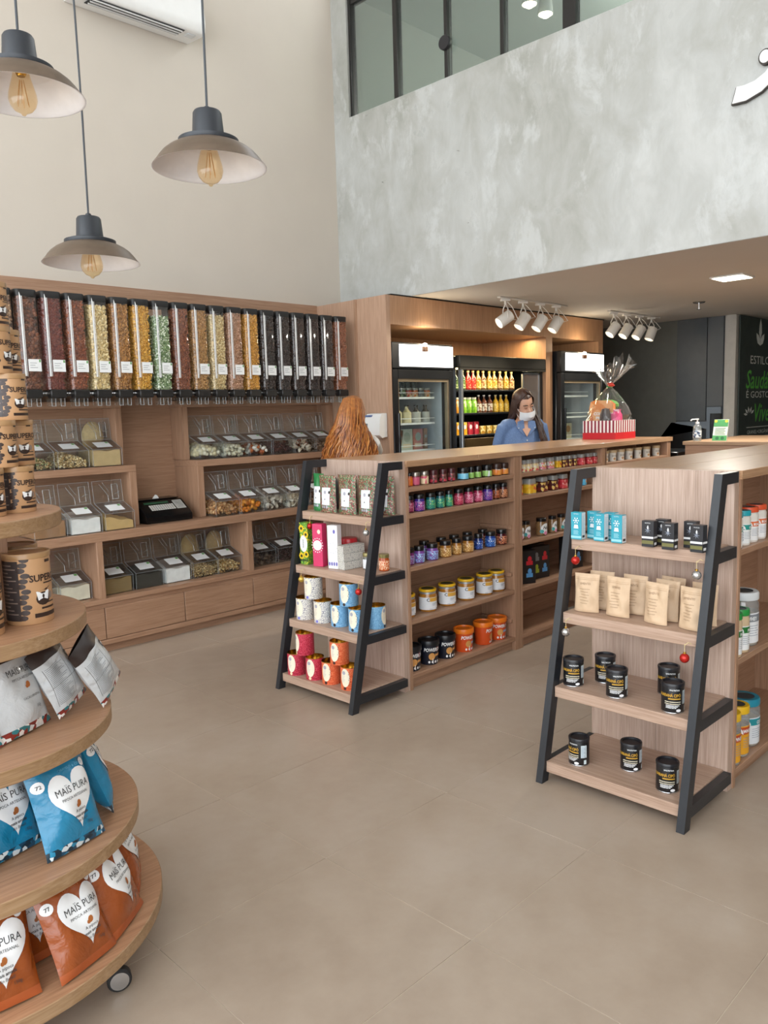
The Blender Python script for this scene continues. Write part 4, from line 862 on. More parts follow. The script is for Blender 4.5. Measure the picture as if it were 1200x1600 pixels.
d_white = (lambda pr, f: poly_on(pr, f, circ(.012, .215, .008, .012, 12), 2, 1), d_marks, d_wreath)
GRN_ = lineart('box_sunflower', '#7fae3c', '#2f6a24', 70, .1, .4, '#e2d43a')
zr = .726
inst(carton(.062, .05, .25, GRN_, d_sun, (PAPER, plain('print_sunyellow', '#e8c522', .4), plain('print_darkgreen', '#27301a', .5))), 'tea_carton', (2.985, 3.645, zr), 'green carton with yellow sunflowers on the rack', 'carton', None, -1.45)
inst(carton(.068, .05, .25, plain('box_pink', '#cc2f62', .4), d_pink, (PAPER, plain('print_lightpink', '#f0d2c0', .4))), 'tea_carton', (2.99, 3.53, zr), 'tall pink carton with a white circle on the rack', 'carton', None, -1.3)
inst(carton(.067, .045, .25, plain('box_white', '#e9e7ea', .4), d_white, (PAPER, plain('print_palegrey', '#c9cad4', .5), plain('print_violet', '#6c68b4', .5))), 'tea_carton', (2.995, 3.405, zr), 'tall white carton with violet marks on the rack', 'carton', None, -1.3)
inst(carton(.05, .02, .15, plain('box_redorange', '#c83228', .4), lambda pr, f: [poly_on(pr, f, rect(-.02, .02+.024*k, .02, .032+.024*k), 0, 1) for k in range(5)], (PAPER,)), 'tea_carton', (3.05, 3.47, zr), 'small red carton peeking between the pink and white cartons', 'carton', None, -1.3)
PAT = lineart('box_fine_pattern', '#d9d6cd', '#8d8f90', 160, .07, .5)
for k in range(3): inst(carton(.16, .06, .045, PAT), 'gift_box', (3.06, 3.335+.004*k, zr+.0455*k), f'flat grey patterned box, {("lowest", "middle", "topmost")[k]} of the stack of three', 'box', 'flat patterned boxes on the rack', -.05)
inst([('tin_body', MB().lathe([(0, 0), (.05, 0), (.05, .14), (0, .14)], 24).mesh('tin_body', plain('box_red', '#a82028', .4)), None), ('lid', MB().lathe([(.052, .125), (.0525, .15), (.048, .156), (0, .157)], 24).mesh('lid', plain('box_redlid', '#b8242c', .3)), None)], 'round_tin', (3.135, 3.44, zr), 'round red tin with a lid behind the white carton', 'tin')
KA = jar(.026, .095, plain('lid_gold_green', '#8e8455', .3, .5), glass('jar_clear', '#e6ece6', .2), plain('label_white', '#e3e6ea', .45), neck=.9, lidh=.22)
KB = jar(.030, .095, plain('lid_gold_green', '#8e8455', .3, .5), amber('sauce', '#b4501e'), lineart('label_orange_art', '#d8642a', '#f2d2b0', 80, .1), neck=.9, lidh=.22)
inst(KA, 'small_jar', (3.085, 3.232, zr), 'small clear jar with white label beside the flat boxes', 'jar', None, -1.2); inst(KB, 'small_jar', (3.115, 3.128, zr), 'small jar with orange label behind the rack leg', 'jar', None, -.9)
# ================================================================ BAGS AND POUCHES
def bag_fn(W, H, T, kind='pillow', seed=0, crumple=.003):
    rs = random.Random(seed); ph = [rs.uniform(0, 6.28) for _ in range(8)]
    def f(u, v, side=-1, eps=0.0):
        t = max(0, min(1, v/H)); a = max(-1, min(1, 2*u/W)); e = (1-abs(a)**2.4)**.75
        if kind == 'pillow': g = (max(0, math.sin(pi*min(1, max(0, (t*.96+.02)))))**.62)
        else: g = (1-t)**.55*(1 if t > .06 else (.75+4*t))
        w = 1-(.07*g if kind == 'pillow' else .05*math.sin(pi*t))
        wr = crumple*(math.sin(5*a+4*t+ph[0])+.7*math.sin(9*t-4*a+ph[1])+.5*math.sin(11*a*t+ph[2])+.45*math.sin(14*t+7*a+ph[3]))*min(1, e*1.5)*min(1, 6*t*(1-t)+.1)
        d = T/2*e*g+wr
        return (u*w, side*(max(0, d)+eps), v)
    return f
def bag(W, H, T, kind, mats, seed=0, bands=None, crumple=.003, nu=22, nv=30, names=('film',)):
    """two-sided film bag; bands: list of (v0,v1,material index) each its own mesh part"""
    f = bag_fn(W, H, T, kind, seed, crumple); out = []
    bands = bands or [(0, 1, 0)]
    for bi, (a, b, mi) in enumerate(bands):
        n = max(2, int(nv*(b-a)+.5)); mb = MB(); fr = []
        for sd in (-1, 1):
            base = len(mb.v)
            vs = [f((2*i/nu-1)*W/2, (a+(b-a)*j/n)*H, sd) for j in range(n+1) for i in range(nu+1)]
            fs = [(j*(nu+1)+i, j*(nu+1)+i+1, (j+1)*(nu+1)+i+1, (j+1)*(nu+1)+i) for j in range(n) for i in range(nu)]
            mb.add(vs, fs if sd < 0 else [q[::-1] for q in fs])
        if kind != 'pillow' and a == 0:
            vs = [f((2*i/nu-1)*W/2, 0, sd) for sd in (-1, 1) for i in range(nu+1)]
            mb.add(vs, [(i, nu+1+i, nu+2+i, i+1) for i in range(nu)])
        me = mb.mesh(names[bi], mats[mi], ang=70); out.append((names[bi], me))
    return out, f
def heart(cx, cy, s):
    pts = []
    for k in range(44):
        t = 2*pi*k/44; x = 16*math.sin(t)**3; y = 13*math.cos(t)-5*math.cos(2*t)-2*math.cos(3*t)-math.cos(4*t); pts.append((cx+x*s/17, cy+(y+1.5)*s/14.2))
    return pts
INK = plain('print_ink', '#3a3a3c', .5); 
def popcorn(colour, film, band, topband, hexink, num, seed):
    W, H, T = .205, .275, .09
    if topband:
        ps, f = bag(W, H, T, 'pillow', [film, band, topband], seed, [(0, .09, 1), (.09, .80, 0), (.80, 1, 2)], names=('bottom_band', 'film', 'top_band'))
    else: ps, f = bag(W, H, T, 'pillow', [film, band], seed, [(0, .09, 1), (.09, 1, 0)], names=('bottom_band', 'film'))
    k = [(n, m, None) for n, m in ps]; fi = [i for i, p in enumerate(ps) if p[0] == 'film'][0]
    F0 = lambda e: (lambda u, v: f(u, v, -1, e))
    pr = MB()
    if colour in ('blue', 'orange'): poly_on(pr, F0(.002), heart(.012, .140, .082), 0, 12)
    cy = .158 if colour != 'white' else .175
    if colour == 'whiteback':
        for a in (.02, -.085): rect_on(pr, F0(.002), a, .04, a+.0012, .2, 1, 1, 14)
        for k_ in range(24): rect_on(pr, F0(.002), -.08, .195-.0065*k_, -.005+.02*math.sin(k_*1.7), .1966-.0065*k_, 3, 8, 1)
        rect_on(pr, F0(.002), -.085, .118, .075, .1192, 1, 14, 1); poly_on(pr, F0(.002), circ(.075, .19, .0165, .0165, 16), 4, 2); text_on(pr, F0(.0034), '89', .017, .075, .184, 0, bold=.02)
        k.append(('print', pr.mesh('print', [plain('print_white', '#e8eaec', .4), INK, plain('print_caramel', '#a8622c', .5), plain('print_faint_'+colour, hexink, .5), plain('print_cocoa', '#34241f', .4)], fix=False), fi)); return k
    text_on(pr, F0(.0034), 'MAÏS PURA', .029, .012, cy, 1, sx=.86); text_on(pr, F0(.0034), 'PIPOCA ARTESANAL', .0115, .012, cy-.018, 1, sx=.95)
    poly_on(pr, F0(.0034), circ(.018, cy-.038, .008, .010, 9), 2, 1); poly_on(pr, F0(.0038), circ(.011, cy-.043, .006, .006, 8), 2, 1)
    if colour != 'white':
        for j, s in enumerate(('A pipoca', 'mais amada', 'do Brasil')): text_on(pr, F0(.0034), s, .0125, .018, .098-.0145*j, 1, bold=.015 if j == 1 else 0)
        text_on(pr, F0(.0034), 'CARAMELO & FLOR-DE-SAL' if colour == 'orange' else 'CARAMELO & COCO', .0095, .03, .222, 3)
    else: text_on(pr, F0(.0034), 'CACAU ORIGINAL', .010, .02, .095, 1); 
    text_on(pr, F0(.0034), '150g', .013, .045, .052 if colour != 'white' else .06, 1)
    poly_on(pr, F0(.002), circ(-.083, .205 if colour != 'white' else .215, .0165, .0165, 16), 0 if colour != 'white' else 4, 2); text_on(pr, F0(.0034), num, .015, -.083, (.200 if colour != 'white' else .211), 1 if colour != 'white' else 0, bold=.02)
    poly_on(pr, F0(.002), circ(.075, .225, .0125, .0125, 14), 0 if colour != 'white' else 4, 2)
    k.append(('print', pr.mesh('print', [plain('print_white', '#e8eaec', .4), INK, plain('print_caramel', '#a8622c', .5), plain('print_faint_'+colour, hexink, .5), plain('print_cocoa', '#34241f', .4)], fix=False), fi))
    return k
TRI_B = printed('band_blue_triangles', ('#1d4a66', '#d7e2e6', '#2b8ab0', '#14303f'), 75); TRI_O = plain('band_orange', '#a8552c', .35); TRI_W = printed('band_red_triangles', ('#8a2f26', '#d9dcdc', '#2f7a82', '#7a2a24', '#e8e6e2'), 62)
FW = film('film_white', '#c6cacd', .3)
PB = [popcorn('blue', film('film_blue', '#1d7fa8'), TRI_B, None, '#5cb2d6', '72', s) for s in (3, 11)]
PO = [popcorn('orange', film('film_orange', '#964a1c'), TRI_O, None, '#c77a48', '77', s) for s in (5, 21)]
PW = [popcorn('white', FW, TRI_W, plain('film_cocoa', '#2f2320', .35), '#8a8d90', '89', s) for s in (8, 17)]
PWB = popcorn('whiteback', FW, TRI_W, plain('film_cocoa', '#2f2320', .35), '#7d8288', '89', 17)
# ================================================================ ROUND TIERED DISPLAY
RC = (.66, 2.48); DISC = [(.57, .16), (.515, .44), (.455, .742), (.403, 1.045), (.355, 1.35)]
rd = thing('round_display', 'round tiered oak display stand on castors at the left', 'display stand', (RC[0], RC[1], 0))
DWD = wood('oak_disc_top', 0, ('#a37a5c', '#b18767', '#bb9373'), .4)
EDGEW = wood('oak_disc_edge', 0, ('#93744f', '#a08160', '#ac8e6e'), .45)
for r, z in DISC:
    part('disc', MB().lathe([(0, z-.042), (r-.003, z-.042), (r, z-.039), (r, z-.002), (r-.002, z), (0, z)], 96, (*RC, 0), mats=[0, 1, 1, 1, 0]), [DWD, EDGEW], rd)
zb = [z for r, z in DISC]
for a, b in zip(zb[:-1], zb[1:]): part('core_box', MB().box((RC[0]-.16, RC[1]-.16, a+.0005), (RC[0]+.16, RC[1]+.16, b-.0425), .002), WZ, rd)
for k in range(6):
    a = R(-60+60*k); cx, cy = RC[0]+.515*math.cos(a), RC[1]+.515*math.sin(a); ta = -.35+.9*k
    c = part('castor', MB().box((cx-.03, cy-.03, .108), (cx+.03, cy+.03, .118), .003).tube([(cx, cy, .06), (cx, cy, .108)], .009, 8), BLK, rd)
    wl = MB().lathe([(0, -.014), (.03, -.014), (.034, -.01), (.034, .01), (.03, .014), (0, .014)], 24); m = Matrix.Translation((cx, cy, .0345)) @ Matrix.Rotation(ta, 4, 'Z') @ Matrix.Rotation(pi/2, 4, 'X')
    wl.v = [tuple(m @ Vector(p)) for p in wl.v]; obj('wheel', wl.mesh('wheel', plain('rubber_black', '#1c1c1d', .6), wloc(c)), c)
    hb = MB().lathe([(0, -.016), (.012, -.016), (.014, -.0145), (.022, -.0145), (.022, -.0155), (.026, -.0155), (.026, .0155), (0, .016)], 20); hb.v = [tuple(m @ Vector(p)) for p in hb.v]; obj('hub', hb.mesh('hub', CHROME, wloc(c)), c)
G3 = 'popcorn bags on the round display'
for kd, X, Y, z, rot, d in (
    (PB[0], .848, 2.078, .452, (-.20, 0, R(15)), 'blue popcorn bag with a white heart, frontmost of the blue ones'), (PB[1], .712, 2.165, .452, (-.22, 0, R(14)), 'blue popcorn bag tucked behind the frontmost blue one'),
    (PB[0], .545, 2.12, .452, (-.22, 0, R(-10)), 'blue popcorn bag cut by the left edge of the picture'), (PB[1], 1.02, 2.25, .452, (-.28, .12, R(75)), 'blue popcorn bag seen edge-on at the back right'),
    (PO[0], .815, 1.975, .172, (-.22, 0, R(18)), 'orange popcorn bag with a full heart, middle of the bottom tier'), (PO[1], .59, 1.975, .172, (-.22, 0, R(-6)), 'orange popcorn bag cut by the left picture edge'),
    (PO[1], .975, 2.065, .172, (-.24, 0, R(37)), 'orange popcorn bag right of the middle one'), (PO[0], 1.095, 2.235, .172, (-.22, 0, R(60)), 'orange popcorn bag at the right rim of the bottom tier'),
    (PO[1], 1.14, 2.42, .172, (-.2, 0, R(80)), 'farthest orange popcorn bag, behind the bottom tier rim'), (PO[0], .72, 2.09, .172, (-.15, 0, R(5)), 'orange popcorn bag in shade behind two others'),
    (PW[0], .80, 2.235, .752, (-.20, 0, R(27)), 'white popcorn bag with upright lettering, frontmost white one'), (PW[1], .62, 2.19, .752, (-.2, 0, R(-5)), 'white popcorn bag cut by the left picture edge'),
    (PWB, .955, 2.285, .770, (-.30, -.25, R(34)), 'white popcorn bag between the front one and the leaning one'), (PWB, 1.085, 2.30, .777, (-.26, -.46, R(40)), 'white popcorn bag leaning out over the rim')):
    sc_b = .93 if z < .2 else (.95 if z < .6 else (.93 if z < .76 else .76))
    o = inst(kd, 'popcorn_bag', (X, Y, {.172: .164, .452: .444, .752: .746}.get(z, z)), d, 'bag', G3, 0, ((-.42 if z < .2 else (-.34 if z < .6 else (-.32 if z < .76 else rot[0]))), rot[1], rot[2]), sc_b)
def coffeecan(r, h):
    TAN = plain('can_kraft', '#bd946c', .4); DK = plain('can_cocoa', '#33231d', .4)
    b = MB().lathe([(0, 0), (r*.98, 0), (r, .002), (r, h-.004), (0, h-.004)], 32).mesh('can_body', TAN)
    l = MB().lathe([(r, h-.016), (r*1.035, h-.015), (r*1.04, h-.002), (r*1.02, h), (r*.93, h), (r*.92, h-.006), (0, h-.006)], 32, closed=False).mesh('rim', plain('can_rim_tan', '#a8845c', .3))
    td = MB().lathe([(0, h-.0055), (r*.8, h-.0055), (r*.81, h-.005)], 24, closed=False).mesh('foil_seal', plain('seal_silver', '#dfe2ea', .3, .3))
    pr = MB(); s = r/.062; f1, f2 = cyl(r, .0006), cyl(r, .0012)
    cyl_patch(pr, r, -.125*s, -.055*s, .012*s, h-.02*s, 1, .0006, 10)
    for k in range(12): poly_on(pr, f1, circ(-.050*s+.006*s*((k*7) % 3), .02*s+k*h*.074, .013*s, .0075*s, 10), 0, 2)
    for k in range(14): cyl_patch(pr, r, -.118*s, -.062*s-.012*s*(k % 3), .03*s+.0105*s*k, .033*s+.0105*s*k, 3, .001, 5)
    text_on(pr, f2, 'SUPERCOFFEE', .026*s, -.028*s, h*.60, 0, align='LEFT', bold=.03, sx=.95)
    cyl_patch(pr, r, .01*s, .05*s, h*.555, h*.575, 0, .0008)
    poly_on(pr, f1, circ(.008*s, h*.35, .022*s, .019*s, 14), 0, 2); poly_on(pr, f2, [(-.008*s, h*.33), (.022*s, h*.33), (.027*s, h*.455), (-.013*s, h*.455)], 2, 3); poly_on(pr, cyl(r, .0018), circ(.007*s, h*.385, .0035*s, .006*s, 10), 0, 1)
    poly_on(pr, f1, [(-.01*s, h*.45), (.02*s, h*.46), (.034*s, h*.51), (.012*s, h*.475)], 0, 1)
    poly_on(pr, f1, circ(.034*s, h*.38, .009*s, .011*s, 10), 3, 1)
    for a, q, v, w in ((.012, .05, .275, .02), (.0, .05, .2, .028), (-.02, .055, .09, .06)): cyl_patch(pr, r, a*s, q*s, h*v, h*(v+w), 0, .0008)
    cyl_patch(pr, r, .02*s, .042*s, h*.85, h*.89, 0, .0008)
    return [('can_body', b, None), ('rim', l, None), ('foil_seal', td, 1), ('print', pr.mesh('print', [DK, plain('can_dark_panel', '#3c3433', .45), plain('print_white', '#e8eaec', .4), plain('print_taupe', '#8a7a70', .5)], fix=False), 0)]
CC = coffeecan(.062, .2); CS = coffeecan(.047, .131)
inst(CC, 'coffee_can', (.855, 2.29, 1.0455), 'large kraft coffee can standing alone in front on its tier', 'can', 'large coffee cans', .15)
inst(CC, 'coffee_can', (.885, 2.455, 1.0455), 'large coffee can turned to its dark side, behind the front one', 'can', 'large coffee cans', 1.25)
inst(CC, 'coffee_can', (.70, 2.24, 1.0455), 'large coffee can cut by the left picture edge', 'can', 'large coffee cans', .5)
for k, (X, Y, lv, d) in enumerate(((.877, 2.368, 0, 'bottom can of the tower, right front'), (.777, 2.325, 0, 'bottom can of the tower, left'), (.88, 2.536, 0, 'bottom can of the tower, rear'), (.913, 2.44, 1, 'second level of the tower, right rear'), (.834, 2.362, 1, 'second level of the tower, left front'), (.888, 2.402, 2, 'third level of the tower, right'), (.80, 2.44, 2, 'third level of the tower, left'), (.913, 2.485, 3, 'fourth level of the tower, rear'), (.855, 2.401, 3, 'fourth level of the tower, front'), (.877, 2.459, 4, 'topmost can of the tower'))):
    inst(CS, 'coffee_can', (X, Y, 1.3505+.1312*lv), 'small kraft coffee can, '+d, 'can', 'small coffee cans in the tower', (.1, .3, .2, -.05, .35, .15, .2, .1, .45, .3)[k])

# ================================================================ POUCHES ON THE TIN RACK
FLOR = printed('film_floral', ('#7c3a36', '#3f6e46', '#a8937c', '#8f4a44', '#55835a', '#6d3532'), 170, .3)
def teapouch(film, H=.215, W=.138):
    ps, f = bag(W, H, .06, 'stand', [film], 31, crumple=.0015)
    pr = MB(); q = lambda u, v: f(u, v, -1, .0012); rect_on(pr, q, -.034, .045, .034, .145, 0); q2 = lambda u, v: f(u, v, -1, .002)
    poly_on(pr, q2, circ(-.002, .118, .009, .010, 12), 1, 1); poly_on(pr, q2, circ(.029, .118, .007, .009, 12), 2, 1); poly_on(pr, q2, circ(0, .078, .004, .004, 6), 2, 1)
    for k in range(3): poly_on(pr, q2, circ(-.018+.018*k, .034, .007, .008, 12), 1, 1)
    return [(n, m, None) for n, m in ps]+[('print', pr.mesh('print', [plain('label_white', '#e3e6ea', .45), plain('print_lilacgrey', '#a9a9b4', .5), plain('print_darkdot', '#2a2420', .5)], fix=False), 0)]
FP = teapouch(FLOR); GP = teapouch(plain('film_green', '#2f7a44', .3), .22, .105)
zr4 = 1.041
inst(GP, 'tea_pouch', (3.06, 3.60, zr4), 'green pouch with a tall white label, leftmost on the tin rack', 'pouch', None, R(-95))
for k, (X, Y, d) in enumerate(((3.03, 3.487, 'first from the left in front'), (3.03, 3.32, 'second from the left in front'), (3.035, 3.162, 'third from the left, beside the rack leg'), (3.115, 3.41, 'behind the first and second'), (3.12, 3.245, 'behind the second and third'), (3.13, 3.125, 'rearmost behind the rack leg'))):
    inst(FP, 'tea_pouch', (X, Y, zr4), 'floral patterned pouch, '+d, 'pouch', 'floral pouches on the end rack', R(-88 if k < 3 else -80))
gb = MB().prism([(-.045, 0), (.045, 0), (.045, .16), (.03, .19), (0, .2), (-.03, .19), (-.045, .16)], lambda x, z, y: (x, y, z), -.02, .02)
inst([('package', gb.mesh('package', plain('pack_grey', '#4d5052', .4)), None), ('print', MB().box((-.02, -.0215, .09), (.012, -.0205, .115)).mesh('print', PAPER), 0)], 'tea_package', (3.15, 3.60, 1.11-.069), 'dark grey arched package behind the green pouch', 'package', None, R(-92))
# ================================================================ BAUBLES
def bauble(hexc, metal):
    m = plain('bauble_'+hexc[1:], hexc, .12, metal, .02)
    return [('ball', MB().ell((0, 0, 0), (.0185, .0185, .0185), 20, 14).mesh('ball', m), None), ('cap', MB().lathe([(0, .0165), (.006, .0165), (.006, .0235), (0, .0235)], 10).mesh('cap', GOLD), None), ('string', MB().tube([(0, 0, .023), (.003, 0, .04), (0, 0, .055)], .0012, 5).tube([(0, 0, .05), (-.004, -.012, .062), (.002, -.024, .055)], .0016, 5).mesh('string', plain('gold_thread', '#cdb98a', .5)), None)]
BR, BGd, BS = bauble('#b4231c', .45), bauble('#c9a94e', .5), bauble('#c4c6c8', .9)
for kd, X, Y, z, d in ((BR, 2.985, 3.607, .955, 'red bauble above the sunflower carton'), (BGd, 2.90, 3.603, .652, 'gold bauble hanging by the white tins'), (BR, 2.885, 3.10, .648, 'red bauble beside the stacked blue tin'), (BS, 2.955, 3.10, .962, 'pale bauble by the leg above the small jars'),
                       (BR, 2.945, 1.80, .955, 'red bauble under the teal boxes'), (BS, 2.945, 1.275, .955, 'silver bauble under the black boxes by the leg'), (BS, 2.875, 1.804, .655, 'silver bauble hanging below the kraft pouches'), (BR, 2.875, 1.285, .645, 'red bauble hanging above the black cans')):
    inst(kd, 'bauble', (X, Y, z), d, 'bauble', 'baubles on the end racks', .6)
# ================================================================ PRODUCTS ON THE NEAR RACK
def smallbox(w, d, h, body, accents, kind):
    def fr(pr, f):
        if kind == 'teal':
            for k in range(6): a = k*1.047; poly_on(pr, f, [(.0+.0015*math.sin(a), .082-.0015*math.cos(a)), (.011*math.cos(a), .082+.011*math.sin(a)), (-.0015*math.sin(a), .082+.0015*math.cos(a))], 0, 1); poly_on(pr, f, circ(.011*math.cos(a), .082+.011*math.sin(a), .003, .003, 6), 0, 1)
            poly_on(pr, f, [(-.011, .048), (.011, .048), (.008, .064), (-.008, .064)], 0, 1); text_on(pr, f, 'WNUTRITION', .006, 0, .108, 0, sx=.6)
            for k in range(4): poly_on(pr, f, rect(-.012, .022+.005*k, .012-.003*(k % 2), .0245+.005*k), 1, 1)
            poly_on(pr, f, rect(-w/2+.001, .006, w/2-.001, .016), 1, 1)
        else:
            for k in range(7): a = k*.9; poly_on(pr, f, [(.002*math.sin(a), .066-.002*math.cos(a)), (.014*math.cos(a), .066+.014*math.sin(a)), (-.002*math.sin(a), .066+.002*math.cos(a))], 1, 1)
            poly_on(pr, f, [(-.002, .072), (.003, .072), (.004, .08), (.001, .088), (-.003, .08)], 0, 1)
            poly_on(pr, f, rect(-w/2+.001, .034, w/2-.001, .042), 0, 1); poly_on(pr, f, rect(-w/2+.001, .012, w/2-.001, .026), 2, 1); text_on(pr, f, 'WNUTRITION', .006, 0, .094, 0, sx=.6)
    def sd(pr, f):
        if kind == 'teal':
            poly_on(pr, f, rect(-d/2+.001, .002, d/2-.001, h-.002), 2, 1); f3 = lambda u, v: (f(u, v)[0]+.0006, u, v)
            for k in range(13): poly_on(pr, f3, rect(-d/2+.005, .028+.006*k, d/2-.006-.003*(k % 3), .0295+.006*k), 1, 1)
            poly_on(pr, f3, rect(-d/2+.006, .008, d/2-.008, .018), 3, 1)
        else:
            poly_on(pr, f, rect(-d/2+.001, .034, d/2-.001, .042), 0, 1); poly_on(pr, f, rect(-d/2+.006, .008, d/2-.01, .018), 0, 1)
    return carton(w, d, h, body, fr, accents, sd)
TEAL = smallbox(.05, .034, .117, plain('box_teal', '#2f9aae', .4), (plain('print_white', '#e8eaec', .4), plain('print_paleteal', '#8fc8d4', .5), plain('label_white', '#e3e6ea', .45), plain('print_darkdot', '#2a2420', .5)), 'teal')
DARK = smallbox(.05, .036, .105, plain('box_charcoal', '#26262a', .4), (plain('print_white', '#e8eaec', .4), plain('print_steel', '#8b93a2', .5), plain('print_olive', '#6d6a3c', .5), PAPER), 'dark')
zz = 1.0405
for kd, X, Y, d in ((TEAL, 2.99, 1.815, 'slim teal and white box standing alone, leftmost of the teal'), (TEAL, 3.003, 1.713, 'slim teal and white box, front one of the middle pair'), (TEAL, 3.05, 1.772, 'slim teal and white box, back one of the middle pair'), (TEAL, 3.0, 1.63, 'slim teal and white box, front one of the right pair'), (TEAL, 3.05, 1.69, 'slim teal and white box, back one of the right pair'),
                    (DARK, 2.986, 1.487, 'small black box standing alone, leftmost of the black'), (DARK, 2.967, 1.393, 'small black box, front one of the middle pair'), (DARK, 3.05, 1.46, 'small black box, back one of the middle pair'), (DARK, 2.972, 1.281, 'small black box, front one beside the rack leg'), (DARK, 3.055, 1.345, 'small black box, back one beside the rack leg')):
    inst(kd, 'supplement_box', (X, Y, zz), d, 'box', 'small supplement boxes', R(-90)+rnd.uniform(-.06, .06))
KR = plain('kraft_paper', '#ccb091', .6, 0, .05, 30, .2, 40)
def kraft(seed):
    W, H = .110, .165; ps, f = bag(W, H, .055, 'stand', [KR], seed, crumple=.003)
    q = lambda u, v: f(u, v, -1, .0012); pr = MB(); text_on(pr, q, 'SEMENTES', .0125, -.004, .118, 0, sx=.8)
    for k in range(6): rect_on(pr, q, -.03+.004*(k % 3), .098-.012*k, .018-.006*(k % 2), .0995-.012*k, 0, 8, 1)
    sl = MB(); rect_on(sl, q, -W/2*.93, .139, W/2*.93, .1405, 0, 16, 1); rect_on(sl, q, -W/2*.93, .146, W/2*.93, .147, 0, 16, 1)
    return [(n, m, None) for n, m in ps]+[('print', pr.mesh('print', [plain('print_sepia', '#8a6c50', .6)], fix=False), 0), ('zip_seal', sl.mesh('zip_seal', [plain('kraft_crease', '#b29272', .6)], fix=False), 0)]
KP = [kraft(s) for s in (2, 9, 14)]
for k, (X, Y, a, d) in enumerate(((2.995, 1.776, -80, 'leftmost in front'), (3.005, 1.635, -92, 'second from the left in front'), (2.995, 1.462, -101, 'third from the left in front'), (2.995, 1.315, -100, 'rightmost in front, by the rack leg'), (3.075, 1.75, -82, 'behind the leftmost'), (3.085, 1.60, -90, 'behind the second'), (3.07, 1.452, -98, 'directly behind the third'), (3.14, 1.46, -96, 'rearmost, two behind the third'), (3.10, 1.31, -95, 'behind the rightmost'))):
    inst(KP[k % 3], 'kraft_pouch', (X, Y, .7262), 'kraft paper pouch, '+d, 'pouch', 'kraft pouches on the near rack', 0, (-.06, 0, R(a)))
def guarana():
    r, h = .0433, .119; K = plain('can_black', '#191a1d', .3)
    b = MB().lathe([(0, 0), (r*.97, 0), (r, .003), (r, h-.012), (r*.985, h-.010)], 30).mesh('can_body', K)
    l = MB().lathe([(r, h-.014), (r*1.03, h-.013), (r*1.03, h-.002), (r, h), (r*.86, h), (r*.84, h-.006), (0, h-.006)], 30, closed=False).mesh('lid', plain('can_lid_black', '#202126', .3))
    bt = MB().lathe([(r*1.0, .0), (r*1.015, .001), (r*1.015, .004), (r, .005)], 30, closed=False).mesh('bottom_rim', CHROME)
    pr = MB(); f = cyl(r, .0008); text_on(pr, f, 'GUARANÁ CIPÓ', .0165, .012, .068, 1, bold=.03, align='RIGHT', sx=.72); text_on(pr, f, 'WNUTRITION', .0085, -.012, .092, 0, sx=.7, bold=.02)
    cyl_patch(pr, r, -.036, .012, .0575, .0625, 1); cyl_patch(pr, r, -.05, .012, .046, .049, 2); cyl_patch(pr, r, -.05, .012, .038, .041, 2)
    for k in range(3): cyl_patch(pr, r, -.045, -.005+.006*k, .022+.005*k, .0245+.005*k, 0)
    poly_on(pr, f, circ(.004, .014, .010, .006, 10), 0, 1); cyl_patch(pr, r, .022, .048, .038, .092, 3); cyl_patch(pr, r, .035, .047, .01, .028, 3)
    for k in range(9): cyl_patch(pr, r, .025, .044-.005*(k % 3), .042+.0054*k, .0436+.0054*k, 4, .0012)
    return [('can_body', b, None), ('lid', l, None), ('bottom_rim', bt, 0), ('print', pr.mesh('print', [plain('print_white', '#e8eaec', .4), plain('print_gold', '#c79a35', .4), plain('print_cream', '#dcd4bc', .4), plain('print_paleblue', '#cfdde2', .5), plain('print_grey', '#8a97a8', .5)], fix=False), 0)]
GC = guarana()
for X, Y, z, a, d in ((2.935, 1.804, .4105, -40, 'leftmost on the second shelf from below'), (3.06, 1.722, .4105, -40, 'at the back left of the second shelf from below'), (2.927, 1.594, .4105, -40, 'in front of the back left one'), (3.092, 1.448, .4105, -38, 'at the back right of the second shelf from below'), (2.918, 1.349, .4105, -40, 'in front of the back right one'),
                      (2.874, 1.739, .0935, -78, 'leftmost on the lowest shelf, showing its pale panel'), (2.969, 1.549, .0935, -42, 'in the middle of the lowest shelf'), (2.891, 1.353, .0935, -42, 'rightmost on the lowest shelf')):
    inst(GC, 'guarana_can', (X, Y, z), 'black can with gold lettering, '+d, 'can', 'black cans on the near rack', R(a))
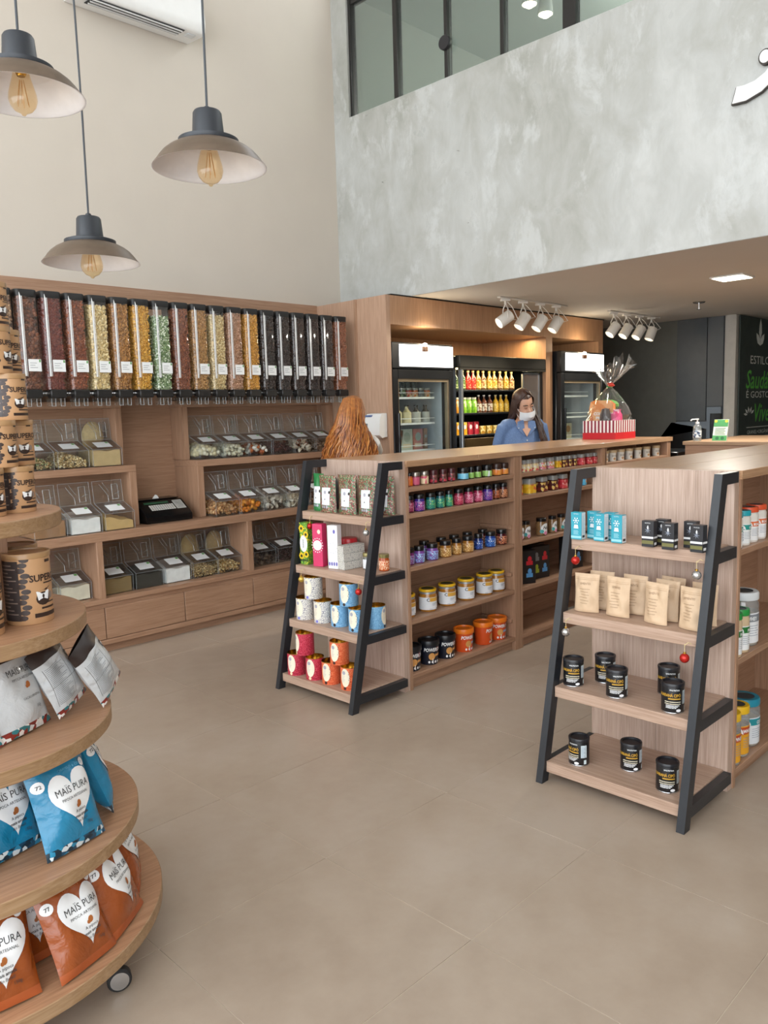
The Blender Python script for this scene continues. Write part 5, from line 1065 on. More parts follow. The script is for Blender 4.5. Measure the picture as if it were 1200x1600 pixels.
# ================================================================ LARGE JARS ON THE SIDE OF THE NEAR GONDOLA
def supp(nm, r, h, lidc, wrap, bandc, text, body='#d9d4cc', clear=False):
    b = MB().lathe([(0, 0), (r*.94, 0), (r, .006), (r, h*.78), (r*.9, h*.84), (r*.86, h*.86)], 28).mesh('jar_body', glass('jar_shell', '#d8dcdc', .5) if clear else plain('jar_'+nm, body, .35))
    l = MB().lathe([(r*.9, h*.85), (r*.99, h*.855), (r*1.0, h*.87), (r*1.0, h*.97), (r*.95, h), (r*.66, h), (r*.62, h*.985), (0, h*.985)], 28, mats=[0, 0, 0, 0, 0, 1, 1], closed=False).mesh('lid', [plain('lid_'+nm, lidc, .35), plain('lid_inset_dark', '#3c4146', .4)])
    w = MB().lathe([(r*1.003, h*.06), (r*1.012, h*.062), (r*1.012, h*.62), (r*1.003, h*.622)], 28, closed=False).mesh('wrap_label', plain('wrap_'+nm, wrap, .4))
    pr = MB(); f = cyl(r*1.012, .0015); cyl_patch(pr, r*1.012, -r*1.5, r*1.3, h*.46, h*.60, 0, .0008)
    poly_on(pr, f, [(-r*.75+r*.35*math.cos(a), h*.465+h*.12*math.sin(a)) for a in np.linspace(0, pi, 12)], 1, 2)
    text_on(pr, f, text, h*.095, r*.05, h*.49, 1, bold=.04, sx=.8, align='LEFT' if len(text) > 4 else 'CENTER')
    for k in range(5): cyl_patch(pr, r*1.012, -.02, r*.6-.01*(k % 2), h*(.38-.045*k), h*(.39-.045*k), 2, .001)
    for k in range(4): poly_on(pr, f, circ(-r*.75, h*(.38-.07*k), .005, .006, 8), 2, 1)
    kk = [('jar_body', b, None), ('lid', l, None), ('wrap_label', w, None), ('print', pr.mesh('print', [plain('band_'+nm, bandc, .4), plain('print_white', '#e8eaec', .4), plain('print_grey', '#8a97a8', .5)], fix=False), 2)]
    if clear: kk.append(('powder', MB().lathe([(0, .004), (r*.93, .004), (r*.96, .01), (r*.96, h*.55), (0, h*.57)], 24).mesh('powder', plain('powder_'+nm, '#d9cdb8', .9)), None))
    return kk
SJ = {'cr': supp('teal_creatine', .036, .145, '#1f9aa8', '#e4e6e6', '#1f8f86', 'CREATINE'), 'or': supp('white_orange', .042, .15, '#d2502a', '#e8e8ea', '#d86a35', 'BCAA'), 'wh': supp('grey_whey', .07, .235, '#d5d9dc', '#e6e8ec', '#7d848c', 'WHEY', clear=True), 'gn': supp('green_whey', .04, .185, '#1d8a3c', '#e6e8ea', '#1c6e30', 'PROTEIN', body='#c9b190'),
      'ye': supp('yellow_whey', .052, .225, '#e6b822', '#dfa022', '#b8441c', 'WHEY', clear=True), 'tq': supp('turquoise', .068, .215, '#1c86a0', '#dfe4ea', '#1f8f9a', 'COLÁGENO', clear=True), 'wt': supp('white_lid', .044, .175, '#c9cfd4', '#d9dcde', '#8a9096', 'MASS', clear=True), 'rd': supp('red_lid', .044, .16, '#c0332a', '#e2e2e4', '#c0332a', 'BCAA')}
for key, X, Y, z, a, d in (('cr', 3.315, 1.285, 1.011, 0, 'teal lidded white jar nearest the rack on the upper side shelf'), ('cr', 3.40, 1.285, 1.011, 0, 'second teal lidded white jar on the upper side shelf'), ('or', 3.495, 1.295, 1.011, 0, 'white jar with orange band and orange lid'), ('or', 3.60, 1.30, 1.011, 0, 'second orange banded jar just past the picture edge'),
                           ('rd', 3.33, 1.385, 1.011, 0, 'red lidded jar behind the teal lidded jars'), ('wt', 3.44, 1.40, 1.011, 0, 'pale lidded jar behind the second teal one'), ('wt', 3.34, 1.49, 1.011, .2, 'pale lidded jar at the back corner of the upper side shelf'), ('wt', 3.56, 1.42, 1.011, .3, 'pale lidded jar behind the orange banded jar'),
                           ('gn', 3.318, 1.282, .551, 0, 'green lidded jar nearest the rack on the middle side shelf'), ('gn', 3.405, 1.285, .551, 0, 'second green lidded jar on the middle side shelf'), ('wh', 3.53, 1.325, .551, -.25, 'wide clear jar with grey lid and grey band'), ('wh', 3.40, 1.45, .551, .2, 'wide grey lidded jar behind the green lidded ones'), ('wh', 3.60, 1.48, .551, .2, 'wide grey lidded jar behind the front wide one'),
                           ('ye', 3.328, 1.293, .076, .1, 'yellow lidded jar nearest the rack on the bottom side shelf'), ('ye', 3.44, 1.30, .076, .1, 'second yellow lidded jar on the bottom side shelf'), ('tq', 3.585, 1.325, .076, 0, 'wide turquoise lidded jar in front on the bottom side shelf'), ('tq', 3.36, 1.43, .076, 0, 'wide turquoise lidded jar behind the yellow lidded ones'), ('tq', 3.50, 1.47, .076, 0, 'wide turquoise lidded jar in the back row, middle'), ('tq', 3.65, 1.48, .076, 0, 'wide turquoise lidded jar in the back row, right')):
    inst(SJ[key], 'supplement_jar', (X, Y, z), d, 'jar', 'supplement jars on the near gondola', a-.35)
# ================================================================ PENDANT LAMPS
def pendant(X, Y, z, s, d, ztop, tilt):
    """z = rim height; s = rim radius; hangs on a cord from the hall ceiling"""
    t = thing('pendant_lamp', d, 'lamp', (X, Y, z), (tilt[0], tilt[1], 0), 'pendant lamps')
    k = s/.19
    OUT = plain('lamp_bronze', '#6b5c4e', .42, .35, .12, 20); IN = plain('lamp_white_enamel', '#e4e2e4', .35); CAP = plain('lamp_black', '#2b2f35', .45)
    prof = [(.19, 0), (.187, .004), (.178, .014), (.168, .028), (.154, .044), (.136, .058), (.116, .069), (.1, .075), (.092, .078)]
    outer = [(r*k, h*k) for r, h in prof]; inner = [((r-.003)*k, (h-.003 if h else 0)*k) for r, h in prof]
    obj('shade', MB().lathe(outer, 56, closed=False).mesh('shade', OUT), t)
    obj('shade_lining', MB().lathe(inner[::-1]+[(.19*k, 0)], 56, closed=False).lathe([(0, .073*k), (.095*k, .073*k)], 56, closed=False).mesh('shade_lining', IN), t)
    obj('collar', MB().lathe([(.097*k, .074*k), (.1*k, .078*k), (.1*k, .089*k), (.085*k, .094*k), (0, .094*k)], 40, closed=False).mesh('collar', CAP), t)
    so = obj('socket_cover', MB().lathe([(.055*k, .092*k), (.053*k, .10*k), (.0475*k, .174*k), (.043*k, .181*k), (0, .183*k)], 32, closed=False).mesh('socket_cover', CAP), t)
    obj('cord_grip', MB().lathe([(.012, .181*k), (.011, .194*k), (.005, .198*k)], 12).mesh('cord_grip', CAP), so)
    H = ztop-z
    obj('cord', MB().tube([(.004*math.sin(q*1.3)*(1 if 0 < q < 10 else 0)-math.tan(tilt[1])*0, .004*math.cos(q*1.7)*(1 if 0 < q < 10 else 0), .185*k+(H-.185*k)*q/10) for q in range(11)], .0042, 8).mesh('cord', plain('cord_grey', '#3f4348', .6)), t)
    b = obj('bulb', MB().lathe([(0, -.060*k), (.005*k, -.058*k), (.009*k, -.052*k), (.026*k, -.044*k), (.038*k, -.03*k), (.0435*k, -.012*k), (.042*k, .006*k), (.036*k, .028*k), (.028*k, .055*k), (.023*k, .078*k)], 28, closed=False).mesh('bulb', glass('amber_glass', '#fcefd6', .05, .02)), t)
    fm = MB()
    for q in range(6):
        a = q*pi/3; fm.tube([(.006*k*math.cos(a), .006*k*math.sin(a), .05*k), (.019*k*math.cos(a), .019*k*math.sin(a), -.028*k)], .0009*k, 5)
    obj('filament', fm.mesh('filament', plain('filament_gold', '#c99a58', .3, .2)), b)
    obj('bulb_base', MB().lathe([(0, .1*k), (.016*k, .1*k), (.017*k, .07*k), (.012*k, .06*k), (0, .06*k)], 16).mesh('bulb_base', GOLD), b)
pendant(1.11, 2.675, 2.63, .19, 'pendant lamp with bronze shade cut by the upper left corner', 6.28, (0, 0))
pendant(1.595, 2.375, 2.435, .19, 'pendant lamp with bronze shade, rightmost of three', 6.28, (0, 0))
pendant(1.55, 3.19, 2.24, .19, 'lowest hanging pendant lamp, above the dispensers', 6.28, (0, 0))
# ================================================================ AIR CONDITIONER on the left wall
t = thing('air_conditioner', 'white split air conditioner high on the cream wall', 'air conditioner', (3.25, 5.6, 4.5))
part('body', MB().prism([(5.695, 4.50), (5.47, 4.485), (5.45, 4.50), (5.44, 4.56), (5.46, 4.78), (5.52, 4.80), (5.695, 4.80)], lambda y, z, x: (x, y, z), 2.7, 3.68), WHT, t, 50)
part('outlet', MB().prism([(5.475, 4.482), (5.60, 4.490), (5.60, 4.487), (5.475, 4.479)], lambda y, z, x: (x, y, z), 2.8, 3.52), plain('vent_dark', '#2a2c2e', .6), t)
for k in range(3): part('louvre', MB().box((2.81, 5.49+.035*k, 4.471), (3.51, 5.496+.035*k, 4.480)), WHT, t)
part('status_panel', MB().box((3.56, 5.50, 4.478), (3.63, 5.56, 4.485), .002), plain('panel_grey', '#cfd2d4', .4), t)
# ================================================================ UNDER-MEZZANINE CEILING FITTINGS
t = thing('ceiling_panel_light', 'lit square panel light in the low ceiling at right', 'ceiling light', (6.61, 2.62, 2.585))
part('frame', MB().box((6.48, 2.49, 2.588), (6.74, 2.75, 2.5995), .003), WHT, t)
part('diffuser', MB().box((6.495, 2.505, 2.585), (6.725, 2.735, 2.589), .001), glow('panel_diffuser', '#fff6df', 5), t)
lamp('panel_light', 'AREA', (6.61, 2.62, 2.58), 26, (1, .95, .85), size=.22, parent=None)
t = thing('sprinkler_head', 'small ceiling sprinkler beside the panel light', 'sprinkler', (7.93, 3.46, 2.56))
part('rose', MB().lathe([(0, .03), (.05, .03), (.06, .0395), (0, .0395)], 20, (7.93, 3.46, 2.56)), CHROME, t); part('head', MB().lathe([(0, -.03), (.022, -.03), (.022, -.026), (.006, -.024), (.008, .03), (0, .03)], 14, (7.93, 3.46, 2.56)), CHROME, t)
SPW = plain('spot_white', '#d9d6d0', .45, 0, .03)
def spot(X, Y, rail, d, pitch, yaw, lit):
    t = thing('track_spotlight', d, 'spotlight', (X, Y, 2.565), (0, 0, yaw), 'track spotlights')
    obj('adapter', MB().box((-.016, -.045, 0), (.016, .045, .022), .003).mesh('adapter', SPW), t)
    obj('stem', MB().lathe([(0, -.03), (.011, -.03), (.011, 0), (0, 0)], 12).mesh('stem', SPW), t)
    yk = MB(); 
    for s in (-1, 1): yk.tube([(s*.012, 0, -.03), (s*.05, 0, -.07), (s*.058, 0, -.15)], .006, 6, flat=.5)
    obj('yoke', yk.mesh('yoke', SPW), t)
    m = Matrix.Translation((0, 0, -.15)) @ Matrix.Rotation(pitch, 4, 'X')
    b = MB(); b.lathe([(0, .062), (.046, .062), (.052, .056), (.052, -.078), (.048, -.081), (.046, -.04), (0, -.03)], 28, closed=False); b.v = [tuple(m @ Vector(p)) for p in b.v]
    o = obj('can', b.mesh('can', SPW), t)
    l = MB(); l.lathe([(0, -.05), (.044, -.05), (.0445, -.047), (0, -.047)], 20); l.v = [tuple(m @ Vector(p)) for p in l.v]
    obj('lens', l.mesh('lens', glow('spot_lens', '#fff0d6', 2.5) if lit else plain('lens_dull', '#b9b3a6', .3)), o)
    w = MB(); w.tube([m @ Vector((.02, .045, .05)), m @ Vector((.03, .075, .085)), (.03, .05, -.05), (.0, .02, -.005)], .0035, 6); obj('cable', w.mesh('cable', SPW), t)
    if lit:
        d_ = (m.to_3x3() @ Vector((0, 0, -1))); d_.rotate(Euler((0, 0, yaw)))
        q = d_.to_track_quat('-Z', 'Y').to_euler(); p = Vector((X, Y, 2.44))+d_*.11
        lamp('spot_beam', 'SPOT', p, 20, (1, .86, .66), q, .03, spot=70)
for k, (xs, y) in enumerate((((5.98, 6.25, 6.53, 6.80), 4.37), ((7.82, 8.09, 8.38, 8.66), 4.32))):
    tr = single('light_track', MB().box((xs[0]-.1, y-.018, 2.587), (xs[-1]+.18, y+.018, 2.5995), .002), SPW, ['white ceiling track nearer the concrete wall', 'white ceiling track farther under the mezzanine'][k], 'track', (xs[1], y, 2.59), 'ceiling light tracks')
    for q, x in enumerate(xs): spot(x, y, k, f'white track spotlight, {ORD[q]} from the left on the {("nearer", "farther")[k]} track', (-1.0, -.62, -.62, -.62)[q] if k == 0 else (-.7, -.62, -.62, -.4)[q], R(-118), True)
# ================================================================ FRIDGES IN THE NICHE
def bottle(r, h, liquid, capc, lab, labz=(.1, .5), neck=.35, sq=False):
    b = MB().lathe([(0, 0), (r*.95, 0), (r, .004), (r, h*.55), (r*.85, h*.63), (r*neck, h*.78), (r*neck, h*.93)], 16).mesh('bottle_body', amber('liq_'+liquid[1:], liquid))
    l = MB().lathe([(r*1.003, h*labz[0]), (r*1.015, h*labz[0]), (r*1.015, h*labz[1]), (r*1.003, h*labz[1])], 16, closed=False).mesh('label_band', lab)
    c = MB().lathe([(r*neck*1.15, h*.92), (r*neck*1.2, h*.93), (r*neck*1.2, h), (0, h)], 12, closed=False).mesh('cap', plain('cap_'+capc[1:], capc, .35))
    return [('bottle_body', b, None), ('label_band', l, None), ('cap', c, None)]
FB = plain('fridge_black', '#16181b', .3, 0, .05); FI = plain('fridge_liner', '#b9c0c4', .4)
def fridge(X0, X1, Yf, label):
    Yb, H = 5.52, 2.205; w = X1-X0
    t = thing('display_fridge', label, 'fridge', ((X0+X1)/2, Yf+.3, 0))
    sh = MB().box((X0, Yf+.06, 0), (X0+.05, Yb, H), .008).box((X1-.05, Yf+.06, 0), (X1, Yb, H), .008).box((X0+.05, Yb-.05, .02), (X1-.05, Yb, H)).box((X0+.05, Yf+.06, H-.26), (X1-.05, Yb-.05, H)).box((X0+.05, Yf+.06, 0), (X1-.05, Yb-.05, .2))
    part('cabinet', sh, FB, t)
    part('liner', MB().box((X0+.05, Yb-.056, .2), (X1-.05, Yb-.051, H-.26)).box((X0+.0505, Yf+.1, .2), (X0+.056, Yb-.06, H-.26)).box((X1-.056, Yf+.1, .2), (X1-.0505, Yb-.06, H-.26)), FI, t)
    hd = part('header', MB().box((X0, Yf, H-.225), (X1, Yf+.06, H), .006), FB, t)
    obj('header_panel', MB().box((X0+.09, Yf-.008, H-.205), (X1-.005, Yf+.001, H-.018), .003).mesh('header_panel', glow('header_lightbox', '#f6f4f2', 1.9), wloc(hd)), hd)
    obj('lamp_clip', MB().box(((X0+X1)/2-.03, Yf-.035, H-.075), ((X0+X1)/2+.03, Yf-.005, H-.03), .005).mesh('lamp_clip', plain('bronze_clip', '#5a3a22', .35), wloc(hd)), hd)
    obj('clip_bulb', MB().ell(((X0+X1)/2, Yf-.02, H-.012), (.026, .016, .014), 14, 8).mesh('clip_bulb', glow('clip_bulb_glow', '#fff3d8', 18), wloc(hd)), hd)
    lamp('clip_light', 'POINT', ((X0+X1)/2, Yf-.05, H+.05), 2.2, (1, .82, .55), size=.03)
    dr = part('door_frame', MB().box((X0+.005, Yf, .12), (X0+.075, Yf+.055, H-.23), .005).box((X1-.05, Yf, .12), (X1-.005, Yf+.055, H-.23), .005).box((X0+.075, Yf, H-.31), (X1-.05, Yf+.055, H-.23)).box((X0+.075, Yf, .12), (X1-.05, Yf+.055, .2)), FB, t)
    obj('inner_trim', MB().box((X0+.075, Yf+.012, .2), (X0+.088, Yf+.05, H-.31)).box((X1-.07, Yf+.012, .2), (X1-.05, Yf+.05, H-.31)).box((X0+.088, Yf+.012, H-.335), (X1-.07, Yf+.05, H-.31)).mesh('inner_trim', plain('trim_bronze', '#a8977c', .3, .6), wloc(dr)), dr)
    obj('door_glass', MB().box((X0+.088, Yf+.02, .2), (X1-.07, Yf+.026, H-.335)).mesh('door_glass', glass('fridge_glass', '#f4f8f7', .02), wloc(dr)), dr)
    obj('handle', MB().tube([(X0+.04, Yf-.03, .9), (X0+.04, Yf-.03, 1.6)], .011, 8).mesh('handle', BLKG, wloc(dr)), dr)
    part('interior_light', MB().box((X0+.06, Yf+.065, .3), (X0+.07, Yf+.085, H-.3)), glow('fridge_tube', '#f2f8ff', 9.0), t)
    for z in (.6, .95, 1.262, 1.505, 1.735):
        s = part('wire_shelf', MB().box((X0+.06, Yf+.12, z-.012), (X1-.14, Yb-.07, z)), plain('shelf_wire', '#c9ccce', .3, .5), t)
        obj('shelf_lip', MB().box((X0+.06, Yf+.115, z-.012), (X1-.14, Yf+.121, z+.006)).box((X0+.06, Yf+.115, z+.04), (X1-.14, Yf+.119, z+.046)).mesh('shelf_lip', plain('lip_white', '#e2e4e4', .3), wloc(s)), s)
    return t
fridge(4.945, 5.75, 4.80, 'black display fridge with lit header left of the drinks cabinet'); fridge(7.40, 8.28, 4.70, 'black display fridge with lit header right of the drinks cabinet')
RJ = {c: jar(.036, .088, plain('lid_dull_silver', '#9a9a92', .35, .5), amber('preserve_'+c, h), printed('preserve_label_'+c, l, 40), neck=.92, lidh=.22) for c, h, l in (('red', '#9a3022', ('#c2412e', '#d8b48a', '#a8321f')), ('orange', '#b45a22', ('#d87a34', '#e2c49a', '#b8541f')), ('green', '#4a5a32', ('#7a8a5a', '#3a4a3a', '#a8b090')), ('grey', '#4a4f4c', ('#6d7a78', '#55605e', '#8a9490')))}
for k, c in enumerate(('red', 'green', 'red', 'orange', 'grey', 'orange')): inst(RJ[c], 'preserve_jar', (5.175+.082*k, 4.99, 1.7355), f'{c} preserve jar, {ORD[k]} from the left in the left fridge', 'jar', 'preserve jars in the left fridge', .1*k)
for k, c in enumerate(('red', 'red', 'grey', 'grey', 'grey')): inst(RJ[c], 'preserve_jar', (5.19+.085*k, 5.10, 1.824+.0), f'{c} preserve jar, {ORD[k]} from the left in the upper stack', 'jar', 'stacked preserve jars in the left fridge', .1*k)
for k in range(5): inst(RJ['grey'], 'preserve_jar', (5.19+.085*k, 5.10, 1.7355), f'grey preserve jar under the upper stack, {ORD[k]} from the left', 'jar', 'lower stacked preserve jars', .2)
JB = bottle(.042, .165, '#b8a878', '#3a352c', plain('label_beige', '#cfc29a', .5), (.05, .62), .4); JK = bottle(.042, .165, '#3a3630', '#22201e', plain('label_greywhite', '#b9b9b0', .5), (.05, .62), .4)
for k, (kd, d) in enumerate(((JB, 'beige juice bottle nearest the fridge hinge'), (JB, 'second beige juice bottle in the left fridge'), (JK, 'dark bottle with pale label in the left fridge'), (JK, 'rightmost dark bottle with pale label in the left fridge'))): inst(kd, 'juice_bottle', (5.20+.125*k, 5.0, 1.5055), d, 'bottle', 'bottles in the left fridge', .2)
def board(w, h, d, body, pm): return carton(w, d, h, body, lambda pr, f: [poly_on(pr, f, circ(0, h*.62, w*.3, w*.3), 0, 2), poly_on(pr, f, rect(-w*.35, h*.12, w*.35, h*.3), 1, 1)], pm)
for k, (X, w, c, d, rot) in enumerate(((5.21, .05, '#8a6234', 'slanted brown pack low in the left fridge', (0, .22, 0)), (5.32, .15, '#a9b0a4', 'pale green pack low in the left fridge', (0, 0, 0)), (5.47, .13, '#a86a5c', 'pinkish pack low in the left fridge', (0, 0, 0)), (5.575, .05, '#8e6a3c', 'narrow brown pack low in the left fridge', (0, 0, 0)))):
    inst(board(w, .19, .04, plain('pack_'+c[1:], c, .5), (plain('pack_print_a', '#8d9a8c', .5), plain('pack_print_b', '#c9b79a', .5))), 'food_pack', (X, 5.02, 1.263), d, 'pack', 'packs in the left fridge', 0, rot)
for k in range(3): inst(board(.13, .17, .03, plain('pack_pale', '#c6bd9c', .5), (plain('pack_print_c', '#a87a4a', .5), plain('pack_print_b', '#c9b79a', .5))), 'food_pack', (7.62+.15*k, 4.95, 1.263), f'pale pack in the right fridge, {ORD[k]} from the left', 'pack', 'packs in the right fridge', .15-.12*k)
inst(carton(.16, .1, .08, plain('pack_cream', '#b9ad82', .5)), 'food_pack', (7.70, 4.95, 1.5055), 'cream box on the middle shelf of the right fridge', 'pack')
# multideck drinks cabinet
t = thing('drinks_cabinet', 'wide black open drinks cabinet between the fridges', 'fridge', (6.5, 5.1, 0))
X0, X1, Yf = 5.765, 7.24, 4.80
part('cabinet', MB().box((X0, Yf+.02, 0), (X0+.05, 5.56, 2.11), .004).box((X1-.05, Yf+.02, 0), (X1, 5.56, 2.11), .004).box((X0+.05, 5.36, 0), (X1-.05, 5.42, 2.11)).box((X0+.05, Yf+.02, 0), (X1-.05, 5.36, 1.24)), FB, t)
part('canopy', MB().box((X0+.06, Yf-.02, 2.005), (X1, 5.36, 2.118), .006).box((X0+.06, Yf-.02, 1.985), (X1, Yf+.005, 2.005)), plain('canopy_black', '#2c2b26', .35), t)
part('door_edge', MB().box((5.835, Yf-.03, .15), (5.862, Yf+.015, 1.985), .004), plain('alloy', '#a9aeb2', .3, .8), t)
part('canopy_lamp', MB().box((X0+.1, Yf+.05, 1.992), (X1-.1, Yf+.08, 2.004)), glow('canopy_tube', '#ffe0a0', 4), t)
lamp('canopy_light', 'AREA', ((X0+X1)/2, Yf+.07, 1.988), 3, (1, .83, .5), size=1.1, size_y=.05)
for z in (1.802, 1.582, 1.373): part('deck', MB().box((X0+.05, Yf+.06, z-.02), (X1-.05, 5.36, z), .002), FB, t)
sd = part('side_door', MB().box((6.88, Yf+.02, 1.24), (6.897, Yf+.04, 1.975)).box((7.17, Yf+.02, 1.24), (7.187, Yf+.04, 1.975)).box((6.88, Yf+.02, 1.958), (7.187, Yf+.04, 1.975)), plain('alloy', '#a9aeb2', .3, .8), t)
obj('door_glass', MB().box((6.897, Yf+.028, 1.24), (7.17, Yf+.032, 1.958)).mesh('door_glass', glass('amber_pane', '#c9a070', .3), wloc(sd)), sd)
part('grille', MB().box((X0+.15, Yf+.005, 1.245), (X1-.4, Yf+.021, 1.34), .003), plain('grille_brass', '#4a3a20', .4, .4), t)
beer = lambda c, cap, lab: bottle(.03, .185, c, cap, lab, (.08, .5), .36)
L_ = lambda n, *c: printed('drink_label_'+n, c, 60)
D1 = [('green', beer('#2f4a26', '#d8d4b8', L_('g', '#5a7a3a', '#c9cf9a'))), ('red', beer('#8a1c18', '#d8c48a', L_('r', '#c2281e', '#d8381f', '#e8b48a'))), ('golden', beer('#7a5a1e', '#d8c25a', L_('y', '#d0b04a', '#a87e20', '#efe6b8'))), ('amber', beer('#5a3a18', '#dccb88', L_('a', '#c9a870', '#8a5a2a', '#efe2c0')))]
for k, (X, i) in enumerate(((5.928, 0), (6.04, 0), (6.126, 1), (6.202, 1), (6.28, 2), (6.361, 3), (6.46, 2), (6.54, 2), (6.635, 3), (6.735, 2), (6.83, 3))): inst(D1[i][1], 'drink_bottle', (X, 4.93, 1.8025), f'{D1[i][0]} drink bottle, {ORD[k]} from the left on the top deck', 'bottle', 'bottles on the top deck of the drinks cabinet', .2, None, (1.05, 1.05, 1))
can = lambda c, l: [('bottle_body', MB().lathe([(0, 0), (.032, 0), (.034, .005), (.034, .11), (.028, .122), (.028, .13), (0, .13)], 18).mesh('bottle_body', printed('juice_'+c, l, 36)), None), ('cap', MB().lathe([(.029, .128), (.03, .13), (.03, .148), (0, .149)], 16).mesh('cap', plain('cap_ivory', '#e8e2c8', .4)), None)]
D2 = [('orange', can('orange', ('#e8922a', '#f0a838', '#e8d8a8'))), ('lime', can('lime', ('#7fbe22', '#96d236', '#dcecb0'))), ('brown', beer('#6a3a20', '#e8e2d0', L_('b', '#e4dcc4', '#8a5a3a'))), ('yellow', beer('#c89a28', '#e8dca0', L_('yl', '#e2b83a', '#ecd070', '#b8801c')))]
for k, (X, i) in enumerate(((5.933, 0), (6.045, 1), (6.121, 1), (6.203, 1), (6.285, 2), (6.37, 2), (6.462, 2), (6.56, 3), (6.646, 3), (6.739, 3))): inst(D2[i][1], 'juice_bottle', (X, 4.93, 1.5825), f'{D2[i][0]} juice bottle, {ORD[k]} from the left on the middle deck', 'bottle', 'bottles on the middle deck of the drinks cabinet', .3, None, (1, 1, .93 if i > 1 else 1))
ck = lambda n, l: carton(.075, .06, .122, printed('drinkpack_'+n, l, 30), lambda pr, f: [poly_on(pr, f, circ(0, .075, .022, .022), 0, 2)], (plain('print_white', '#e8eaec', .4),))
D3 = [('yellow', ck('yellow', ('#e8b02a', '#e09a1c', '#f0cc5a'))), ('crimson', ck('crimson', ('#b82a3a', '#c84450', '#8a1c2a')))]
for k, (X, i) in enumerate(((5.934, 0), (6.03, 0), (6.118, 1), (6.213, 1))): inst(D3[i][1], 'juice_carton', (X, 4.93, 1.3735), f'{D3[i][0]} juice carton on the lowest deck, {ORD[k]} from the left', 'carton', 'cartons on the lowest deck', .1)
for k in range(4): inst(carton(.088, .06, .078, printed('tray_amber', ('#d8b04a', '#b88428', '#efe0a0', '#8a6a28'), 36)), 'snack_tray', (6.315+.105*k, 4.93, 1.3735), f'amber snack pack on the lowest deck, {ORD[k]} from the left', 'pack', 'snack packs on the lowest deck', .1)
# ================================================================ COUNTER, GIFT BASKET, SANITISER, CARD
t = thing('checkout_counter', 'oak checkout counter behind the near gondola', 'counter', (7.3, 2.0, 0))
part('front_panel', MB().box((6.62, .4, 0), (6.66, 2.985, 1.262), .002), WY, t); part('side_panel', MB().box((6.66, 2.945, 0), (7.9, 2.985, 1.262), .002), WX, t)
part('top', MB().box((6.60, .4, 1.2625), (7.9, 3.0, 1.2925), .002), wood('oak_counter_plain', 1, ('#a08266', '#b29274', '#bfa184'), .5), t); part('body', MB().box((6.66, .4, 0), (7.9, 2.944, 1.2)), DARKW, t)
t = single('till_cabinet', MB().box((6.62, 3.05, 0), (7.2, 3.5, 1.2), .006), BLKG, 'black cabinet between the long gondola and the checkout counter', 'cabinet', (6.9, 3.3, 0))
CX, CY = 6.185, 3.455; BAZ = 1.334; ang = 0
t = thing('gift_basket', 'gift basket in clear film in a red and white striped box', 'gift basket', (CX, CY, BAZ), (0, 0, ang))
bw, bd, bh = .34, .30, .155
bx = MB()
for a, b in (((-bw/2, -bd/2, 0), (bw/2, -bd/2+.005, bh)), ((-bw/2, bd/2-.005, 0), (bw/2, bd/2, bh)), ((-bw/2, -bd/2+.005, 0), (-bw/2+.005, bd/2-.005, bh)), ((bw/2-.005, -bd/2+.005, 0), (bw/2, bd/2-.005, bh))): bx.box(a, b)
bx.box((-bw/2+.005, -bd/2+.005, 0), (bw/2-.005, bd/2-.005, .005)); box_ = obj('striped_box', bx.mesh('striped_box', plain('box_ivory', '#eae6e2', .4)), t)
RED = plain('stripe_red', '#c4222c', .4); sr = MB()
for k in range(9):
    for y in (-bd/2-.0008, bd/2+.0008): u = -bw/2+bw*(k+.25)/9; sr.add([(u, y, .055), (u+bw/18, y, .055), (u+bw/18, y, bh), (u, y, bh)], [(0, 1, 2, 3)])
    for x in (-bw/2-.0008, bw/2+.0008): u = -bd/2+bd*(k+.25)/9; sr.add([(x, u, .055), (x, u+bd/18, .055), (x, u+bd/18, bh), (x, u, bh)], [(0, 1, 2, 3)])
obj('stripes', sr.mesh('stripes', plain('stripe_maroon', '#8a2238', .4), fix=False), box_)
obj('red_band', MB().loft([[(sx*(bw/2+.0012), sy*(bd/2+.0012), z) for sx, sy in ((-1, -1), (1, -1), (1, 1), (-1, 1))] for z in (0, .055)], cap=False).mesh('red_band', RED), box_)
obj('snack_pouch', MB().prism([(-.11, .06), (.11, .06), (.112, .26), (.10, .31), (.06, .325), (-.07, .32), (-.11, .29)], lambda x, z, y: (-.06+y, x+.03, z), -.02, .02).mesh('snack_pouch', printed('pouch_orange_print', ('#c8682c', '#d8823c', '#e0a06a', '#b85a24'), 14)), t)['label'] = 'orange snack pouch'
pz = MB(); text_on(pz, lambda u, v: (-.0825, .03-u, v), 'COLLAGEN', .034, .02, .20, 0, bold=.03); text_on(pz, lambda u, v: (-.0825, .03-u, v), 'PROTEIN', .034, .02, .165, 0, bold=.03); obj('pouch_lettering', pz.mesh('pouch_lettering', [plain('print_white', '#e8eaec', .4)], fix=False), t)
obj('dark_pack', MB().lathe([(0, .05), (.042, .06), (.05, .12), (.045, .2), (.03, .25), (0, .26)], 14, (-.115, -.03, 0)).mesh('dark_pack', plain('pack_cocoa', '#33292a', .35)), t)
obj('pink_pack', MB().lathe([(0, .05), (.06, .06), (.066, .12), (.06, .2), (.045, .225), (.05, .245), (0, .235)], 12, (-.03, -.07, 0)).mesh('pink_pack', printed('pack_pink_print', ('#d8407a', '#e05a8e', '#f0c8d6', '#c82a68'), 22)), t)
obj('green_tissue', MB().ell((.03, .03, .28), (.07, .10, .05), 12, 7).mesh('green_tissue', plain('tissue_green', '#5d9a3a', .6, 0, .3, 20)), t)
